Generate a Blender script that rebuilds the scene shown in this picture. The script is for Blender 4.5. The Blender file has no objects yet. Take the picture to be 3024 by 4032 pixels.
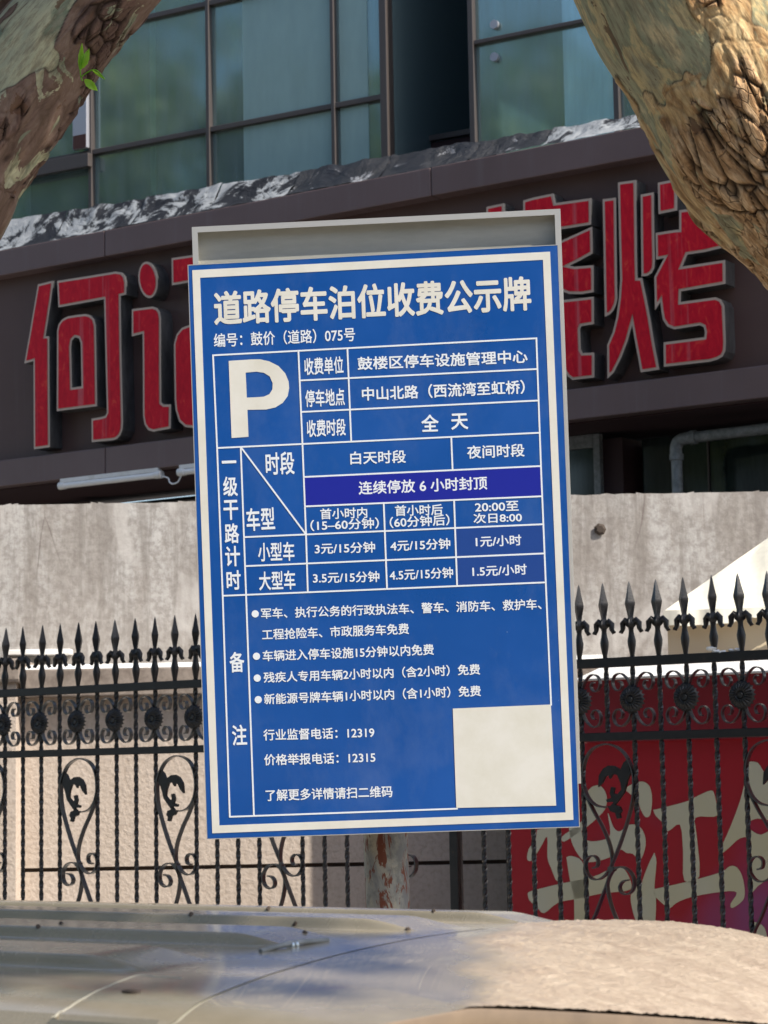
import bpy, bmesh, math, random
from math import sin, cos, tan, pi, radians, atan, sqrt
from mathutils import Vector, Matrix, noise
random.seed(7)
scn = bpy.context.scene
COL = scn.collection

# ------------------------------------------------------------------ camera
F = 8970.0; PITCH = atan(1059/F); ROLL = .018; EYE = 1.6
fw = Vector((0, cos(PITCH), sin(PITCH))); up0 = Vector((0, -sin(PITCH), cos(PITCH))); r0 = Vector((1, 0, 0))
CR = r0*cos(ROLL) - up0*sin(ROLL); CU = r0*sin(ROLL) + up0*cos(ROLL)
cd = bpy.data.cameras.new('camera'); cam = bpy.data.objects.new('camera', cd); COL.objects.link(cam)
cam.matrix_world = Matrix(((CR.x, CU.x, -fw.x, 0), (CR.y, CU.y, -fw.y, 0), (CR.z, CU.z, -fw.z, EYE), (0, 0, 0, 1)))
cd.sensor_fit = 'VERTICAL'; cd.sensor_height = 36; cd.lens = 36*F/4032
cd.clip_start = .05; cd.clip_end = 2000
cd.dof.use_dof = True; cd.dof.focus_distance = 4.95; cd.dof.aperture_fstop = 17
scn.camera = cam
scn.render.resolution_x = 768; scn.render.resolution_y = 1024

# ------------------------------------------------------------------ light
S = Vector((.60, -.385, .70)).normalized()
w = bpy.data.worlds.new('World'); scn.world = w; w.use_nodes = True
nt = w.node_tree; nt.nodes.clear()
sky = nt.nodes.new('ShaderNodeTexSky'); sky.sky_type = 'NISHITA'; sky.sun_disc = False
sky.sun_elevation = math.asin(S.z); sky.sun_rotation = math.atan2(S.x, S.y)
sky.dust_density = 1.5; sky.air_density = 1.0
bg = nt.nodes.new('ShaderNodeBackground'); bg.inputs[1].default_value = .13
wo = nt.nodes.new('ShaderNodeOutputWorld'); nt.links.new(sky.outputs[0], bg.inputs[0]); nt.links.new(bg.outputs[0], wo.inputs[0])
sd = bpy.data.lights.new('sun', 'SUN'); sd.energy = 4.6; sd.angle = radians(.6); sd.color = (1, .93, .83)
so = bpy.data.objects.new('sun', sd); COL.objects.link(so); so.rotation_euler = S.to_track_quat('Z', 'Y').to_euler(); so.location = (6, -4, 12)
vs = scn.view_settings; vs.view_transform = 'Standard'; vs.look = 'None'; vs.exposure = .68; vs.gamma = 1; vs.use_curve_mapping = False

# ------------------------------------------------------------------ helpers
O = Vector((0, 0, EYE))
def ray(x, y): return fw + CR*((x-1512)/F) - CU*((y-2016)/F)
class Plane:
    """a vertical plane: t runs along it (to the right), z is height"""
    def __init__(s, deg, x0, Y0):
        a = radians(deg); d = ray(x0, 3075); s.P = O + d*(Y0/d.y); s.P.z = 0
        s.D = Vector((cos(a), -sin(a), 0)); s.N = Vector((sin(a), cos(a), 0))      # N points away from the camera
    def hit(s, x, y, off=0):
        d = ray(x, y); k = ((s.P + s.N*off - O).dot(s.N))/d.dot(s.N); return O + d*k
    def tz(s, x, y, off=0):
        p = s.hit(x, y, off); return ((p-s.P).dot(s.D), p.z)
    def at(s, t, z, off=0): return s.P + s.D*t + s.N*off + Vector((0, 0, z))
    def mat(s, t=0, z=0, off=0):    # local x = along, y = away, z = up
        p = s.at(t, z, off); return Matrix(((s.D.x, s.N.x, 0, p.x), (s.D.y, s.N.y, 0, p.y), (0, 0, 1, p.z), (0, 0, 0, 1)))

class MB:
    def __init__(s): s.v = []; s.f = []
    def add(s, vs_, fs):
        o = len(s.v); s.v += [tuple(p) for p in vs_]; s.f += [tuple(i+o for i in f) for f in fs]; return s
    def box(s, x0, x1, y0, y1, z0, z1):
        return s.add([(x0,y0,z0),(x1,y0,z0),(x1,y1,z0),(x0,y1,z0),(x0,y0,z1),(x1,y0,z1),(x1,y1,z1),(x0,y1,z1)],
                     [(0,3,2,1),(4,5,6,7),(0,1,5,4),(1,2,6,5),(2,3,7,6),(3,0,4,7)])
    def prism(s, poly, y0, y1):     # poly in (x,z), extruded along y
        n = len(poly); s.add([(x, y0, z) for x, z in poly] + [(x, y1, z) for x, z in poly],
              [tuple(range(n)), tuple(range(2*n-1, n-1, -1))] + [(i, i+n, (i+1) % n+n, (i+1) % n) for i in range(n)]); return s
    def tube(s, path, rad, seg=8, cap=True, twist=0):
        path = [Vector(p) for p in path]; n = len(path)
        if not hasattr(rad, '__len__'): rad = [rad]*n
        t0 = (path[1]-path[0]).normalized(); nrm = t0.orthogonal().normalized(); rings = []
        o = len(s.v)
        for i, p in enumerate(path):
            t = (path[min(i+1, n-1)]-path[max(i-1, 0)]).normalized()
            nrm = (nrm - t*nrm.dot(t)).normalized(); b = t.cross(nrm)
            for k in range(seg):
                a = 2*pi*k/seg + twist*i; s.v.append(tuple(p + (nrm*cos(a)+b*sin(a))*rad[i]))
        for i in range(n-1):
            for k in range(seg):
                s.f.append((o+i*seg+k, o+i*seg+(k+1) % seg, o+(i+1)*seg+(k+1) % seg, o+(i+1)*seg+k))
        if cap: s.f.append(tuple(o+k for k in range(seg))[::-1]); s.f.append(tuple(o+(n-1)*seg+k for k in range(seg)))
        return s
    def ribbon(s, path, th, y0, y1):    # path in (x,z): flat bar standing out of the plane
        n = len(path); o = len(s.v)
        for i in range(n):
            a = Vector(path[max(i-1, 0)]); b = Vector(path[min(i+1, n-1)]); d = (b-a); d = d.normalized() if d.length else Vector((1, 0))
            nx, nz = -d.y*th/2, d.x*th/2; x, z = path[i]
            s.v += [(x-nx, y0, z-nz), (x+nx, y0, z+nz), (x+nx, y1, z+nz), (x-nx, y1, z-nz)]
        for i in range(n-1):
            for k in range(4): s.f.append((o+i*4+k, o+i*4+(k+1) % 4, o+(i+1)*4+(k+1) % 4, o+(i+1)*4+k))
        s.f += [(o, o+3, o+2, o+1), (o+(n-1)*4, o+(n-1)*4+1, o+(n-1)*4+2, o+(n-1)*4+3)]; return s
    def lathe(s, prof, seg=10, c=(0, 0, 0)):    # prof (r,z)
        o = len(s.v); n = len(prof)
        for r, z in prof:
            for k in range(seg): a = 2*pi*k/seg; s.v.append((c[0]+r*cos(a), c[1]+r*sin(a), c[2]+z))
        for i in range(n-1):
            for k in range(seg): s.f.append((o+i*seg+k, o+i*seg+(k+1) % seg, o+(i+1)*seg+(k+1) % seg, o+(i+1)*seg+k))
        s.f.append(tuple(o+k for k in range(seg))[::-1]); s.f.append(tuple(o+(n-1)*seg+k for k in range(seg))); return s
    def mesh(s, name, m, smooth=False, fix=True):
        me = bpy.data.meshes.new(name); me.from_pydata(s.v, [], s.f)
        if fix:
            b = bmesh.new(); b.from_mesh(me); bmesh.ops.recalc_face_normals(b, faces=b.faces); b.to_mesh(me); b.free()
        if smooth:
            me.polygons.foreach_set('use_smooth', [True]*len(me.polygons)); me.set_sharp_from_angle(angle=radians(smooth if smooth > 1 else 40))
        for mm in (m if isinstance(m, (list, tuple)) else [m]): me.materials.append(mm)
        me.update(); return me
    def build(s, name, m, parent=None, mw=None, smooth=False, fix=True):
        return link(name, s.mesh(name, m, smooth, fix), parent, mw)
def link(name, me, parent=None, mw=None):
    o = bpy.data.objects.new(name, me); COL.objects.link(o)
    if parent: o.parent = parent
    if mw is not None: o.matrix_local = mw
    return o
def tag(o, label=None, cat=None, group=None, kind=None):
    if label: o['label'] = label
    if cat: o['category'] = cat
    if group: o['group'] = group
    if kind: o['kind'] = kind
    return o
def thing(name, label, cat, mw=None, group=None):
    o = bpy.data.objects.new(name, None); COL.objects.link(o); o.empty_display_size = .1
    if mw is not None: o.matrix_world = mw
    return tag(o, label, cat, group)
def bevel(o, wd, seg=2):
    m = o.modifiers.new('bevel', 'BEVEL'); m.width = wd; m.segments = seg; m.limit_method = 'ANGLE'; return o
def smooth_path(pts, n=6):       # Catmull-Rom
    P = [Vector(p) for p in pts]; out = []
    for i in range(len(P)-1):
        a, b, c, d = P[max(i-1, 0)], P[i], P[i+1], P[min(i+2, len(P)-1)]
        for k in range(n):
            t = k/n; out.append(.5*((2*b)+(c-a)*t+(2*a-5*b+4*c-d)*t*t+(3*b-a-3*c+d)*t**3))
    out.append(P[-1]); return out

# ------------------------------------------------------------------ materials
class M:
    """small wrapper for node materials"""
    def __init__(s, name, color=(.5, .5, .5), rough=.6, metal=0, spec=.5, coat=0):
        s.m = bpy.data.materials.new(name); s.m.use_nodes = True; s.nt = s.m.node_tree
        s.b = s.nt.nodes['Principled BSDF']; s.set(color, rough, metal, spec, coat)
    def set(s, color, rough, metal, spec, coat):
        i = s.b.inputs; i['Base Color'].default_value = (*color, 1); i['Roughness'].default_value = rough
        i['Metallic'].default_value = metal; i['Specular IOR Level'].default_value = spec; i['Coat Weight'].default_value = coat
        i['Coat Roughness'].default_value = .05
    def n(s, t, **k):
        x = s.nt.nodes.new(t)
        for a, b in k.items():
            if a in ('ins',):
                for q, v in b.items(): x.inputs[q].default_value = v
            else: setattr(x, a, b)
        return x
    def l(s, a, b): s.nt.links.new(a, b)
    def coord(s, scale=(1, 1, 1), rot=(0, 0, 0), kind='Object'):
        tc = s.n('ShaderNodeTexCoord'); mp = s.n('ShaderNodeMapping'); mp.inputs['Scale'].default_value = scale; mp.inputs['Rotation'].default_value = rot
        s.l(tc.outputs[kind], mp.inputs[0]); return mp.outputs[0]
    def noise(s, vec, scale=5, detail=6, rough=.6, dist=0):
        x = s.n('ShaderNodeTexNoise'); x.inputs['Scale'].default_value = scale; x.inputs['Detail'].default_value = detail
        x.inputs['Roughness'].default_value = rough; x.inputs['Distortion'].default_value = dist
        if vec is not None: s.l(vec, x.inputs['Vector'])
        return x.outputs['Fac']
    def ramp(s, fac, stops, interp='LINEAR'):
        x = s.n('ShaderNodeValToRGB'); x.color_ramp.interpolation = interp; e = x.color_ramp.elements
        while len(e) < len(stops): e.new(.5)
        for q, (p, c) in zip(e, stops): q.position = p; q.color = (*c, 1) if len(c) == 3 else c
        s.l(fac, x.inputs[0]); return x.outputs[0]
    def mix(s, fac, a, b, mode='MIX'):
        x = s.n('ShaderNodeMix', data_type='RGBA', blend_type=mode)
        for inp, v in ((0, fac), (6, a), (7, b)):
            if hasattr(v, 'links') or hasattr(v, 'is_linked'): s.l(v, x.inputs[inp])
            elif isinstance(v, (int, float)): x.inputs[inp].default_value = v
            else: x.inputs[inp].default_value = (*v, 1)
        return x.outputs[2]
    def math(s, op, a, b=0):
        x = s.n('ShaderNodeMath', operation=op)
        for i, v in ((0, a), (1, b)):
            if isinstance(v, (int, float)): x.inputs[i].default_value = v
            else: s.l(v, x.inputs[i])
        return x.outputs[0]
    def bump(s, h, strength=.3, dist=.01, prev=None):
        x = s.n('ShaderNodeBump'); x.inputs['Strength'].default_value = strength; x.inputs['Distance'].default_value = dist
        s.l(h, x.inputs['Height'])
        if prev is not None: s.l(prev, x.inputs['Normal'])
        s.l(x.outputs[0], s.b.inputs['Normal']); return x.outputs[0]
    def col(s, c): s.l(c, s.b.inputs['Base Color'])
    def rgh(s, c): s.l(c, s.b.inputs['Roughness'])
MT = {}
def g3(v): return (v, v, v)
def mk():
    # painted iron
    m = M('black_iron', (.007, .007, .008), .36, 0, .5); c = m.coord()
    n = m.noise(c, 40, 4); m.col(m.ramp(n, [(.45, (.006, .006, .007)), (.68, (.012, .010, .010)), (.8, (.04, .02, .012))])); m.rgh(m.ramp(n, [(.3, g3(.28)), (.7, g3(.46))])); m.bump(m.noise(c, 120, 3), .25, .002); MT['iron'] = m.m
    m = M('polished_black_iron', (.012, .012, .013), .33, 0, .9, .8); m.b.inputs['Coat Roughness'].default_value = .3; MT['iron2'] = m.m
    # weathered concrete
    m = M('weathered_concrete', rough=.9, spec=.2); c = m.coord()
    a = m.noise(m.coord((1.2, 1, .35)), 2.2, 9, .72); b = m.noise(c, 22, 8, .7); st = m.noise(m.coord((3.2, 1, .28)), 3.0, 6, .7, .6)
    col = m.ramp(a, [(.34, (.24, .215, .19)), (.48, (.35, .325, .30)), (.60, (.47, .455, .435))])
    col = m.mix(m.ramp(b, [(.42, g3(.5)), (.56, g3(0))]), col, (.19, .165, .15))
    col = m.mix(m.ramp(st, [(.47, g3(0)), (.6, g3(.55))]), col, (.20, .178, .16))
    pa = m.noise(m.coord((1.6, 1, .8)), 1.9, 3, .55, .8)
    col = m.mix(m.ramp(pa, [(.55, g3(0)), (.62, g3(.6))]), col, (.50, .475, .45))
    vo = m.n('ShaderNodeTexVoronoi', feature='DISTANCE_TO_EDGE'); vo.inputs['Scale'].default_value = .85; dm = m.mix(.12, m.coord((2.2, 1, .6)), m.n('ShaderNodeTexNoise', ins={'Scale': 6.0}).outputs['Color'])
    m.l(dm, vo.inputs['Vector']); crk = m.ramp(vo.outputs['Distance'], [(0, g3(.75)), (.006, g3(0))]); crk = m.mix(1, crk, m.ramp(m.noise(c, 1.7, 2), [(.5, g3(0)), (.6, g3(1))]), 'MULTIPLY')
    col = m.mix(crk, col, (.14, .11, .1))
    m.col(col); m.bump(b, .35, .01); MT['concrete'] = m.m
    # sprayed stucco
    m = M('beige_stucco', rough=.95, spec=.15); c = m.coord()
    a = m.noise(c, 38, 5, .6); b = m.noise(m.coord((1, 1, .5)), 1.6, 6, .65)
    col = m.ramp(b, [(.3, (.46, .385, .32)), (.7, (.57, .49, .42))]); col = m.mix(m.ramp(a, [(.35, g3(.45)), (.55, g3(0))]), col, (.34, .27, .21))
    m.col(col); m.bump(a, .65, .010); MT['stucco'] = m.m
    m = M('old_coping', rough=.9, spec=.2); c = m.coord(); a = m.noise(c, 14, 7, .7)
    m.col(m.ramp(a, [(.3, (.15, .12, .10)), (.6, (.28, .235, .20))])); m.bump(a, .4, .01); MT['coping'] = m.m
    m = M('white_paint', (.78, .77, .74), .5); c = m.coord(); m.col(m.ramp(m.noise(c, 8, 6, .7), [(.3, (.62, .6, .56)), (.55, (.8, .79, .77))])); MT['white'] = m.m
    # brown aluminium cladding with dust streaks
    m = M('brown_cladding', rough=.42, spec=.5); st = m.noise(m.coord((5, 1, .25)), 2.5, 6, .7); b = m.noise(m.coord(), .8, 5, .6)
    col = m.ramp(b, [(.3, (.13, .084, .080)), (.7, (.17, .115, .112))]); col = m.mix(m.ramp(st, [(.55, g3(0)), (.8, g3(.4))]), col, (.20, .17, .17))
    m.col(col); m.rgh(m.ramp(st, [(.3, g3(.38)), (.7, g3(.6))])); MT['brown'] = m.m
    m = M('brown_sign_board', rough=.5, spec=.4); st = m.noise(m.coord((7, 1, .2)), 2.5, 6, .7); b = m.noise(m.coord(), .9, 6, .6)
    col = m.ramp(b, [(.3, (.080, .042, .036)), (.7, (.115, .066, .057))]); col = m.mix(m.ramp(st, [(.58, g3(0)), (.85, g3(.35))]), col, (.16, .13, .13)); m.col(col); MT['board'] = m.m
    m = M('red_acrylic', (.5, .01, .03), .5, 0, .2); c = m.coord((2.2, 1, .9)); a = m.noise(c, 7, 5, .7, 1.8)
    col = m.ramp(a, [(.35, (.50, .003, .020)), (.58, (.64, .008, .026)), (.68, (.68, .06, .04)), (.78, (.60, .010, .028))]); st = m.noise(m.coord((8, 1, .15)), 2.2, 3)
    col = m.mix(m.ramp(st, [(.62, g3(0)), (.72, g3(.45))]), col, (.55, .2, .22)); m.col(col); MT['red'] = m.m
    m = M('letter_trim', (.58, .44, .36), .45, .3); MT['trim'] = m.m
    m = M('letter_side', (.15, .15, .15), .4, .6); m.col(m.ramp(m.noise(m.coord((3, 3, 1)), 6, 5), [(.3, (.10, .10, .10)), (.7, (.2, .2, .205))])); MT['side'] = m.m
    # glass
    m = M('facade_glass'); nt = m.nt; out = nt.nodes['Material Output']
    fr = m.n('ShaderNodeLayerWeight', ins={'Blend': .35}); gl = m.n('ShaderNodeBsdfGlossy', ins={'Color': (.62, .80, .76, 1), 'Roughness': .07}); tr = m.n('ShaderNodeBsdfTransparent', ins={'Color': (.78, .92, .90, 1)})
    nz = m.noise(m.coord((1, 1, .4)), 1.1, 2); bp = m.n('ShaderNodeBump', ins={'Strength': .05, 'Distance': .02}); m.l(nz, bp.inputs['Height']); m.l(bp.outputs[0], gl.inputs['Normal'])
    df = m.n('ShaderNodeBsdfDiffuse', ins={'Color': (.27, .36, .355, 1)}); mx = m.n('ShaderNodeMixShader', ins={0: .34}); m.l(tr.outputs[0], mx.inputs[1]); m.l(gl.outputs[0], mx.inputs[2])
    m2 = m.n('ShaderNodeMixShader'); m.l(m.ramp(m.noise(m.coord((6, 1, .5)), 2, 6, .7), [(.35, g3(.25)), (.75, g3(.5))]), m2.inputs[0]); m.l(mx.outputs[0], m2.inputs[1]); m.l(df.outputs[0], m2.inputs[2]); m.l(m2.outputs[0], out.inputs[0]); MT['glass'] = m.m
    m = M('recess_glass', (.11, .16, .17), .15, 0, .5); MT['rglass'] = m.m
    m = M('dark_glass', (.012, .02, .018), .06, 0, .6); m.col(m.ramp(m.noise(m.coord((4, 1, .6)), 1.6, 6, .7), [(.35, (.012, .02, .018)), (.7, (.035, .05, .045))])); MT['dglass'] = m.m
    m = M('mullion_bronze', (.09, .075, .07), .45, .3); MT['mull'] = m.m
    m = M('old_aluminium', (.42, .42, .46), .45, .5); MT['alu'] = m.m
    m = M('rusty_stain', (.06, .022, .018), .8); MT['rust'] = m.m
    m = M('window_blind', (.42, .58, .56), .8); m.col(m.ramp(m.noise(m.coord((.3, 1, .3)), 3, 4), [(.3, (.72, .86, .83)), (.7, (.80, .92, .90))])); MT['blind'] = m.m
    m = M('curtain_tint_sheet', (.42, .60, .58), .6); tp = m.n('ShaderNodeBsdfTransparent'); mx = m.n('ShaderNodeMixShader'); m.l(m.ramp(m.noise(m.coord((1, 1, .3)), 2.5, 4), [(.3, g3(.40)), (.7, g3(.60))]), mx.inputs[0]); m.l(tp.outputs[0], mx.inputs[1]); m.l(m.b.outputs[0], mx.inputs[2]); m.l(mx.outputs[0], m.nt.nodes['Material Output'].inputs[0]); MT['curtain_tint'] = m.m
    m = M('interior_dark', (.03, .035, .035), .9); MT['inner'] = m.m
    m = M('interior_wall', (.25, .27, .26), .9); MT['iwall'] = m.m
    # roof membrane with flaking white coat
    m = M('flaking_membrane', rough=.75, spec=.3); a = m.noise(m.coord((1, 1, 1)), 3.2, 9, .72, .5); col = m.ramp(a, [(.49, (.012, .014, .02)), (.53, (.26, .28, .30)), (.7, (.42, .43, .44))]); m.col(col); m.bump(a, 1, .04); MT['flake'] = m.m
    m = M('dark_membrane', rough=.55, spec=.5); a = m.noise(m.coord(), 2.7, 9, .75, .7); m.col(m.ramp(a, [(.58, (.012, .014, .02)), (.63, (.30, .31, .34))])); m.bump(a, 1, .05); MT['flakedark'] = m.m
    m = M('fluorescent_tube', (.85, .85, .85), .35); MT['tube'] = m.m
    m = M('grey_pipe', (.20, .215, .215), .55); m.col(m.ramp(m.noise(m.coord(), 30, 5), [(.35, (.15, .16, .16)), (.7, (.27, .285, .285))])); MT['pipe'] = m.m
    m = M('maroon_render', (.035, .012, .014), .7); MT['maroon'] = m.m
    # signs
    m = M('sign_blue', (.006, .08, .32), .33, 0, .5, .2); a = m.noise(m.coord(), 3, 5, .6); sc = m.noise(m.coord((30, 1, 30)), 4, 3)
    col = m.ramp(a, [(.3, (.003, .070, .30)), (.7, (.006, .086, .36))]); col = m.mix(m.ramp(m.noise(m.coord(), 60, 2), [(.77, g3(0)), (.8, g3(.5))]), col, (.3, .4, .55)); col = m.mix(m.ramp(m.noise(m.coord((1, 1, .6)), 4.5, 7, .75), [(.5, g3(0)), (.8, g3(.10))]), col, (.45, .5, .55)); col = m.mix(m.ramp(m.noise(m.coord((1, 1, 6), (0, .7, 0)), 16, 2, .5, .3), [(.80, g3(0)), (.815, g3(.35))]), col, (.4, .5, .6)); m.col(col); m.rgh(m.ramp(a, [(.3, g3(.24)), (.7, g3(.45))])); m.bump(m.noise(m.coord(), 1.7, 2), .05, .01); MT['blue'] = m.m
    m = M('sign_violet_blue', (.012, .020, .31), .35); MT['violet'] = m.m
    m = M('sign_navy_blue', (.014, .06, .27), .35); MT['navy'] = m.m
    m = M('sign_white_film', (.74, .73, .66), .4); m.col(m.ramp(m.noise(m.coord(), 9, 6, .65), [(.3, (.68, .66, .57)), (.6, (.76, .745, .68))])); MT['film'] = m.m
    m = M('sign_white_print', (.80, .84, .88), .4); MT['print'] = m.m
    m = M('bare_aluminium', (.36, .35, .30), .5, .15); m.col(m.ramp(m.noise(m.coord((.4, 1, 2)), 7, 7, .7), [(.3, (.40, .39, .33)), (.65, (.55, .535, .46))])); m.bump(m.noise(m.coord(), 60, 3), .1, .002); MT['tray'] = m.m
    m = M('bright_aluminium', (.75, .74, .70), .35, .6); MT['edge'] = m.m
    # galvanised rusty pole
    m = M('peeling_pole', rough=.6, spec=.4); c = m.coord((1, 1, .35)); a = m.noise(c, 13, 8, .7, .5); b = m.noise(m.coord(), 45, 6, .7)
    col = m.ramp(a, [(.38, (.44, .39, .28)), (.5, (.28, .27, .23)), (.6, (.17, .17, .165))]); col = m.mix(m.ramp(b, [(.5, g3(0)), (.66, g3(.55))]), col, (.10, .10, .09))
    col = m.mix(m.ramp(m.noise(m.coord((1.3, 1.3, .45)), 27, 6, .65, .9), [(.53, g3(0)), (.56, g3(1))]), col, (.16, .045, .02)); m.col(col); m.bump(a, .6, .004); MT['pole'] = m.m
    # printed red hoarding
    m = M('red_hoarding', rough=.4, spec=.4); a = m.noise(m.coord((1, 1, .8)), 1.5, 3, .5); tc = m.n('ShaderNodeTexCoord'); sp = m.n('ShaderNodeSeparateXYZ'); m.l(tc.outputs['Object'], sp.inputs[0])
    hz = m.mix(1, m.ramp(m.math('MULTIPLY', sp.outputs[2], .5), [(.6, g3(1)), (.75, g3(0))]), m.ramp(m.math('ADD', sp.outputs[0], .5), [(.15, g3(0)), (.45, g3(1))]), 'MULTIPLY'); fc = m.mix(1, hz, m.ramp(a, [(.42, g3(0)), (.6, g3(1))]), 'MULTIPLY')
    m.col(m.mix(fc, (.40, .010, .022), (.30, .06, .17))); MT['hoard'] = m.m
    m = M('shade_dark_red', (.23, .008, .018), .4); MT['dred'] = m.m  # darker red holds the shade on the kiosk's upper band
    m = M('cream_print', (.50, .47, .34), .5); m.col(m.ramp(m.noise(m.coord(), 2, 2), [(.3, (.62, .61, .50)), (.7, (.62, .56, .34))])); MT['cream'] = m.m
    m = M('tent_cloth', (.66, .63, .53), .8); m.bump(m.noise(m.coord((1, 1, .3)), 6, 3), .4, .02); MT['tent'] = m.m
    m = M('tan_cloth', (.60, .50, .33), .85); MT['tan'] = m.m
    # ground
    m = M('asphalt', rough=.9); a = m.noise(m.coord(), 60, 8, .7); m.col(m.ramp(a, [(.3, (.035, .035, .036)), (.7, (.075, .073, .07))])); m.bump(a, .4, .01); MT['asphalt'] = m.m
    m = M('pavement_concrete', rough=.9); a = m.noise(m.coord(), 8, 8, .7); m.col(m.ramp(a, [(.3, (.24, .23, .21)), (.7, (.36, .34, .31))])); MT['pave'] = m.m
    m = M('plaster', (.42, .39, .35), .9); MT['plaster'] = m.m
    # leaf
    for nm, ca, cb in (('leaf', (.035, .075, .012), (.11, .17, .03)), ('leaf_yellow', (.04, .07, .035), (.34, .34, .15))):
        m = M(nm, rough=.5); a = m.noise(m.coord(), 1.3, 4); m.col(m.ramp(a, [(.35, ca), (.65, cb)])); out = m.nt.nodes['Material Output']
        tl = m.n('ShaderNodeBsdfTranslucent', ins={'Color': (.18, .30, .03, 1)}); mx = m.n('ShaderNodeMixShader', ins={0: .35}); m.l(m.b.outputs[0], mx.inputs[1]); m.l(tl.outputs[0], mx.inputs[2]); m.l(mx.outputs[0], out.inputs[0]); MT[nm] = m.m
    m = M('sprig_leaf', (.16, .36, .03), .5); tl = m.n('ShaderNodeBsdfTranslucent', ins={'Color': (.45, .8, .06, 1)}); mx = m.n('ShaderNodeMixShader', ins={0: .5}); m.l(m.b.outputs[0], mx.inputs[1]); m.l(tl.outputs[0], mx.inputs[2]); m.l(mx.outputs[0], m.nt.nodes['Material Output'].inputs[0]); MT['sprig'] = m.m
    # car paint
    for nm, peel in (('champagne_paint', 0), ('peeling_paint', 1)):
        m = M(nm, (.43, .38, .32), .3, .38, .5, .35)
        c = m.coord(); fl = m.noise(c, 900, 2); dust = m.noise(c, 7, 8, .7)
        m.col(m.mix(m.ramp(fl, [(.4, g3(0)), (.6, g3(.2))]), m.ramp(dust, [(.3, (.29, .25, .17)), (.7, (.40, .34, .25))]), (.60, .54, .43)))
        if peel:
            at = m.n('ShaderNodeAttribute', attribute_name='peel'); pk = at.outputs['Fac']
            wv = m.noise(m.coord((1, 2.2, 1), (0, 0, .6)), 60, 8, .72, 3.0); w2 = m.noise(c, 260, 5, .7, 1.5)
            rg = m.math('ABSOLUTE', m.math('SUBTRACT', wv, .5)); r2 = m.math('ABSOLUTE', m.math('SUBTRACT', w2, .5))
            ridge = m.math('ADD', m.math('MULTIPLY', rg, 5.0), m.math('MULTIPLY', r2, 2.2)); hh = m.math('MULTIPLY', ridge, pk); m.bump(hh, .4, .0020)
            big_ = m.noise(m.coord((1, 1.6, 1)), 9, 5, .7, 1.2)
            pc_ = m.mix(m.ramp(big_, [(.4, g3(0)), (.62, g3(1))]), (.52, .42, .315), (.40, .31, .23)); pc_ = m.mix(m.ramp(ridge, [(.03, g3(.75)), (.2, g3(0))]), pc_, (.25, .17, .115))
            
            m.col(m.mix(m.ramp(pk, [(.02, g3(0)), (.95, g3(1))]), m.ramp(dust, [(.3, (.29, .25, .17)), (.7, (.40, .34, .25))]), pc_))
            m.rgh(m.ramp(pk, [(0, g3(.27)), (1, g3(.33))])); i = m.b.inputs; m.l(m.ramp(pk, [(0, g3(.38)), (.8, g3(.12))]), i['Metallic']); m.l(m.ramp(pk, [(0, g3(.35)), (.6, g3(.15))]), i['Coat Weight'])
        else: m.rgh(m.ramp(dust, [(.35, g3(.18)), (.7, g3(.34))])); m.b.inputs['Coat Roughness'].default_value = .12
        MT['paint' if not peel else 'peel'] = m.m
    m = M('brown_shade_and_glass', (.17, .115, .065), .35); m.col(m.ramp(m.noise(m.coord(), 14, 5), [(.3, (.13, .09, .055)), (.7, (.20, .14, .085))])); MT['bshade_glass'] = m.m  # brown of the side glass, also paints the shade below the spoiler
    m = M('tinted_window', (.012, .012, .013), .05, 0, .6); MT['cglass'] = m.m
    m = M('pale_joint_highlight', (.36, .34, .27), .5); MT['joint_glint'] = m.m  # edge highlight of the van's seams as a pale tone
    m = M('black_rubber', (.02, .02, .02), .7); MT['rubber'] = m.m
    m = M('wheel_alloy', (.4, .4, .4), .35, .8); MT['alloy'] = m.m
    m = M('dirt_brown', (.05, .035, .025), .8); MT['dirt'] = m.m
    m = M('chrome_trim', (.6, .62, .62), .2, .8); MT['chrome'] = m.m
    # plane tree bark, one copy tinted sunlit, one tinted shaded; zones come from the bark itself (attribute 'flake' = plates that have not fallen yet)
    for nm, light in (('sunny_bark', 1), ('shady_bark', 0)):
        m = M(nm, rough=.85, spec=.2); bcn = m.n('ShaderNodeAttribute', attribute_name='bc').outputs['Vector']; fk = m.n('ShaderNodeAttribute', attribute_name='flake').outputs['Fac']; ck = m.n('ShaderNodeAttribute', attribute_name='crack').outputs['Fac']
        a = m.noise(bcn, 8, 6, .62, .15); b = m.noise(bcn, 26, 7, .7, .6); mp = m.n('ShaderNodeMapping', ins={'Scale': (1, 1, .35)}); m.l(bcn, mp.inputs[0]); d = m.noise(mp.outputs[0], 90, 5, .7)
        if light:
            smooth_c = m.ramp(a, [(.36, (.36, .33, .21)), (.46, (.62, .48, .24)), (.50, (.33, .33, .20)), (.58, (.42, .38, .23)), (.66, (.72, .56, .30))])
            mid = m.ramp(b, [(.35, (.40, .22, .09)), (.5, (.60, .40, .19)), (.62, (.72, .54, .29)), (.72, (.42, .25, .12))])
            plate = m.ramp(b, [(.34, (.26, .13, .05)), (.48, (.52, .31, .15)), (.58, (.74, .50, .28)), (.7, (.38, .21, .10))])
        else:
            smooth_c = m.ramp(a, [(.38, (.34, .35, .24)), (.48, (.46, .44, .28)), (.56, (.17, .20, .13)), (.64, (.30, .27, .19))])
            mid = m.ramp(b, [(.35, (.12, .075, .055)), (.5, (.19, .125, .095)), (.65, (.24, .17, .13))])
            plate = m.ramp(b, [(.35, (.065, .035, .028)), (.5, (.12, .072, .055)), (.65, (.19, .12, .09))])
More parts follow.
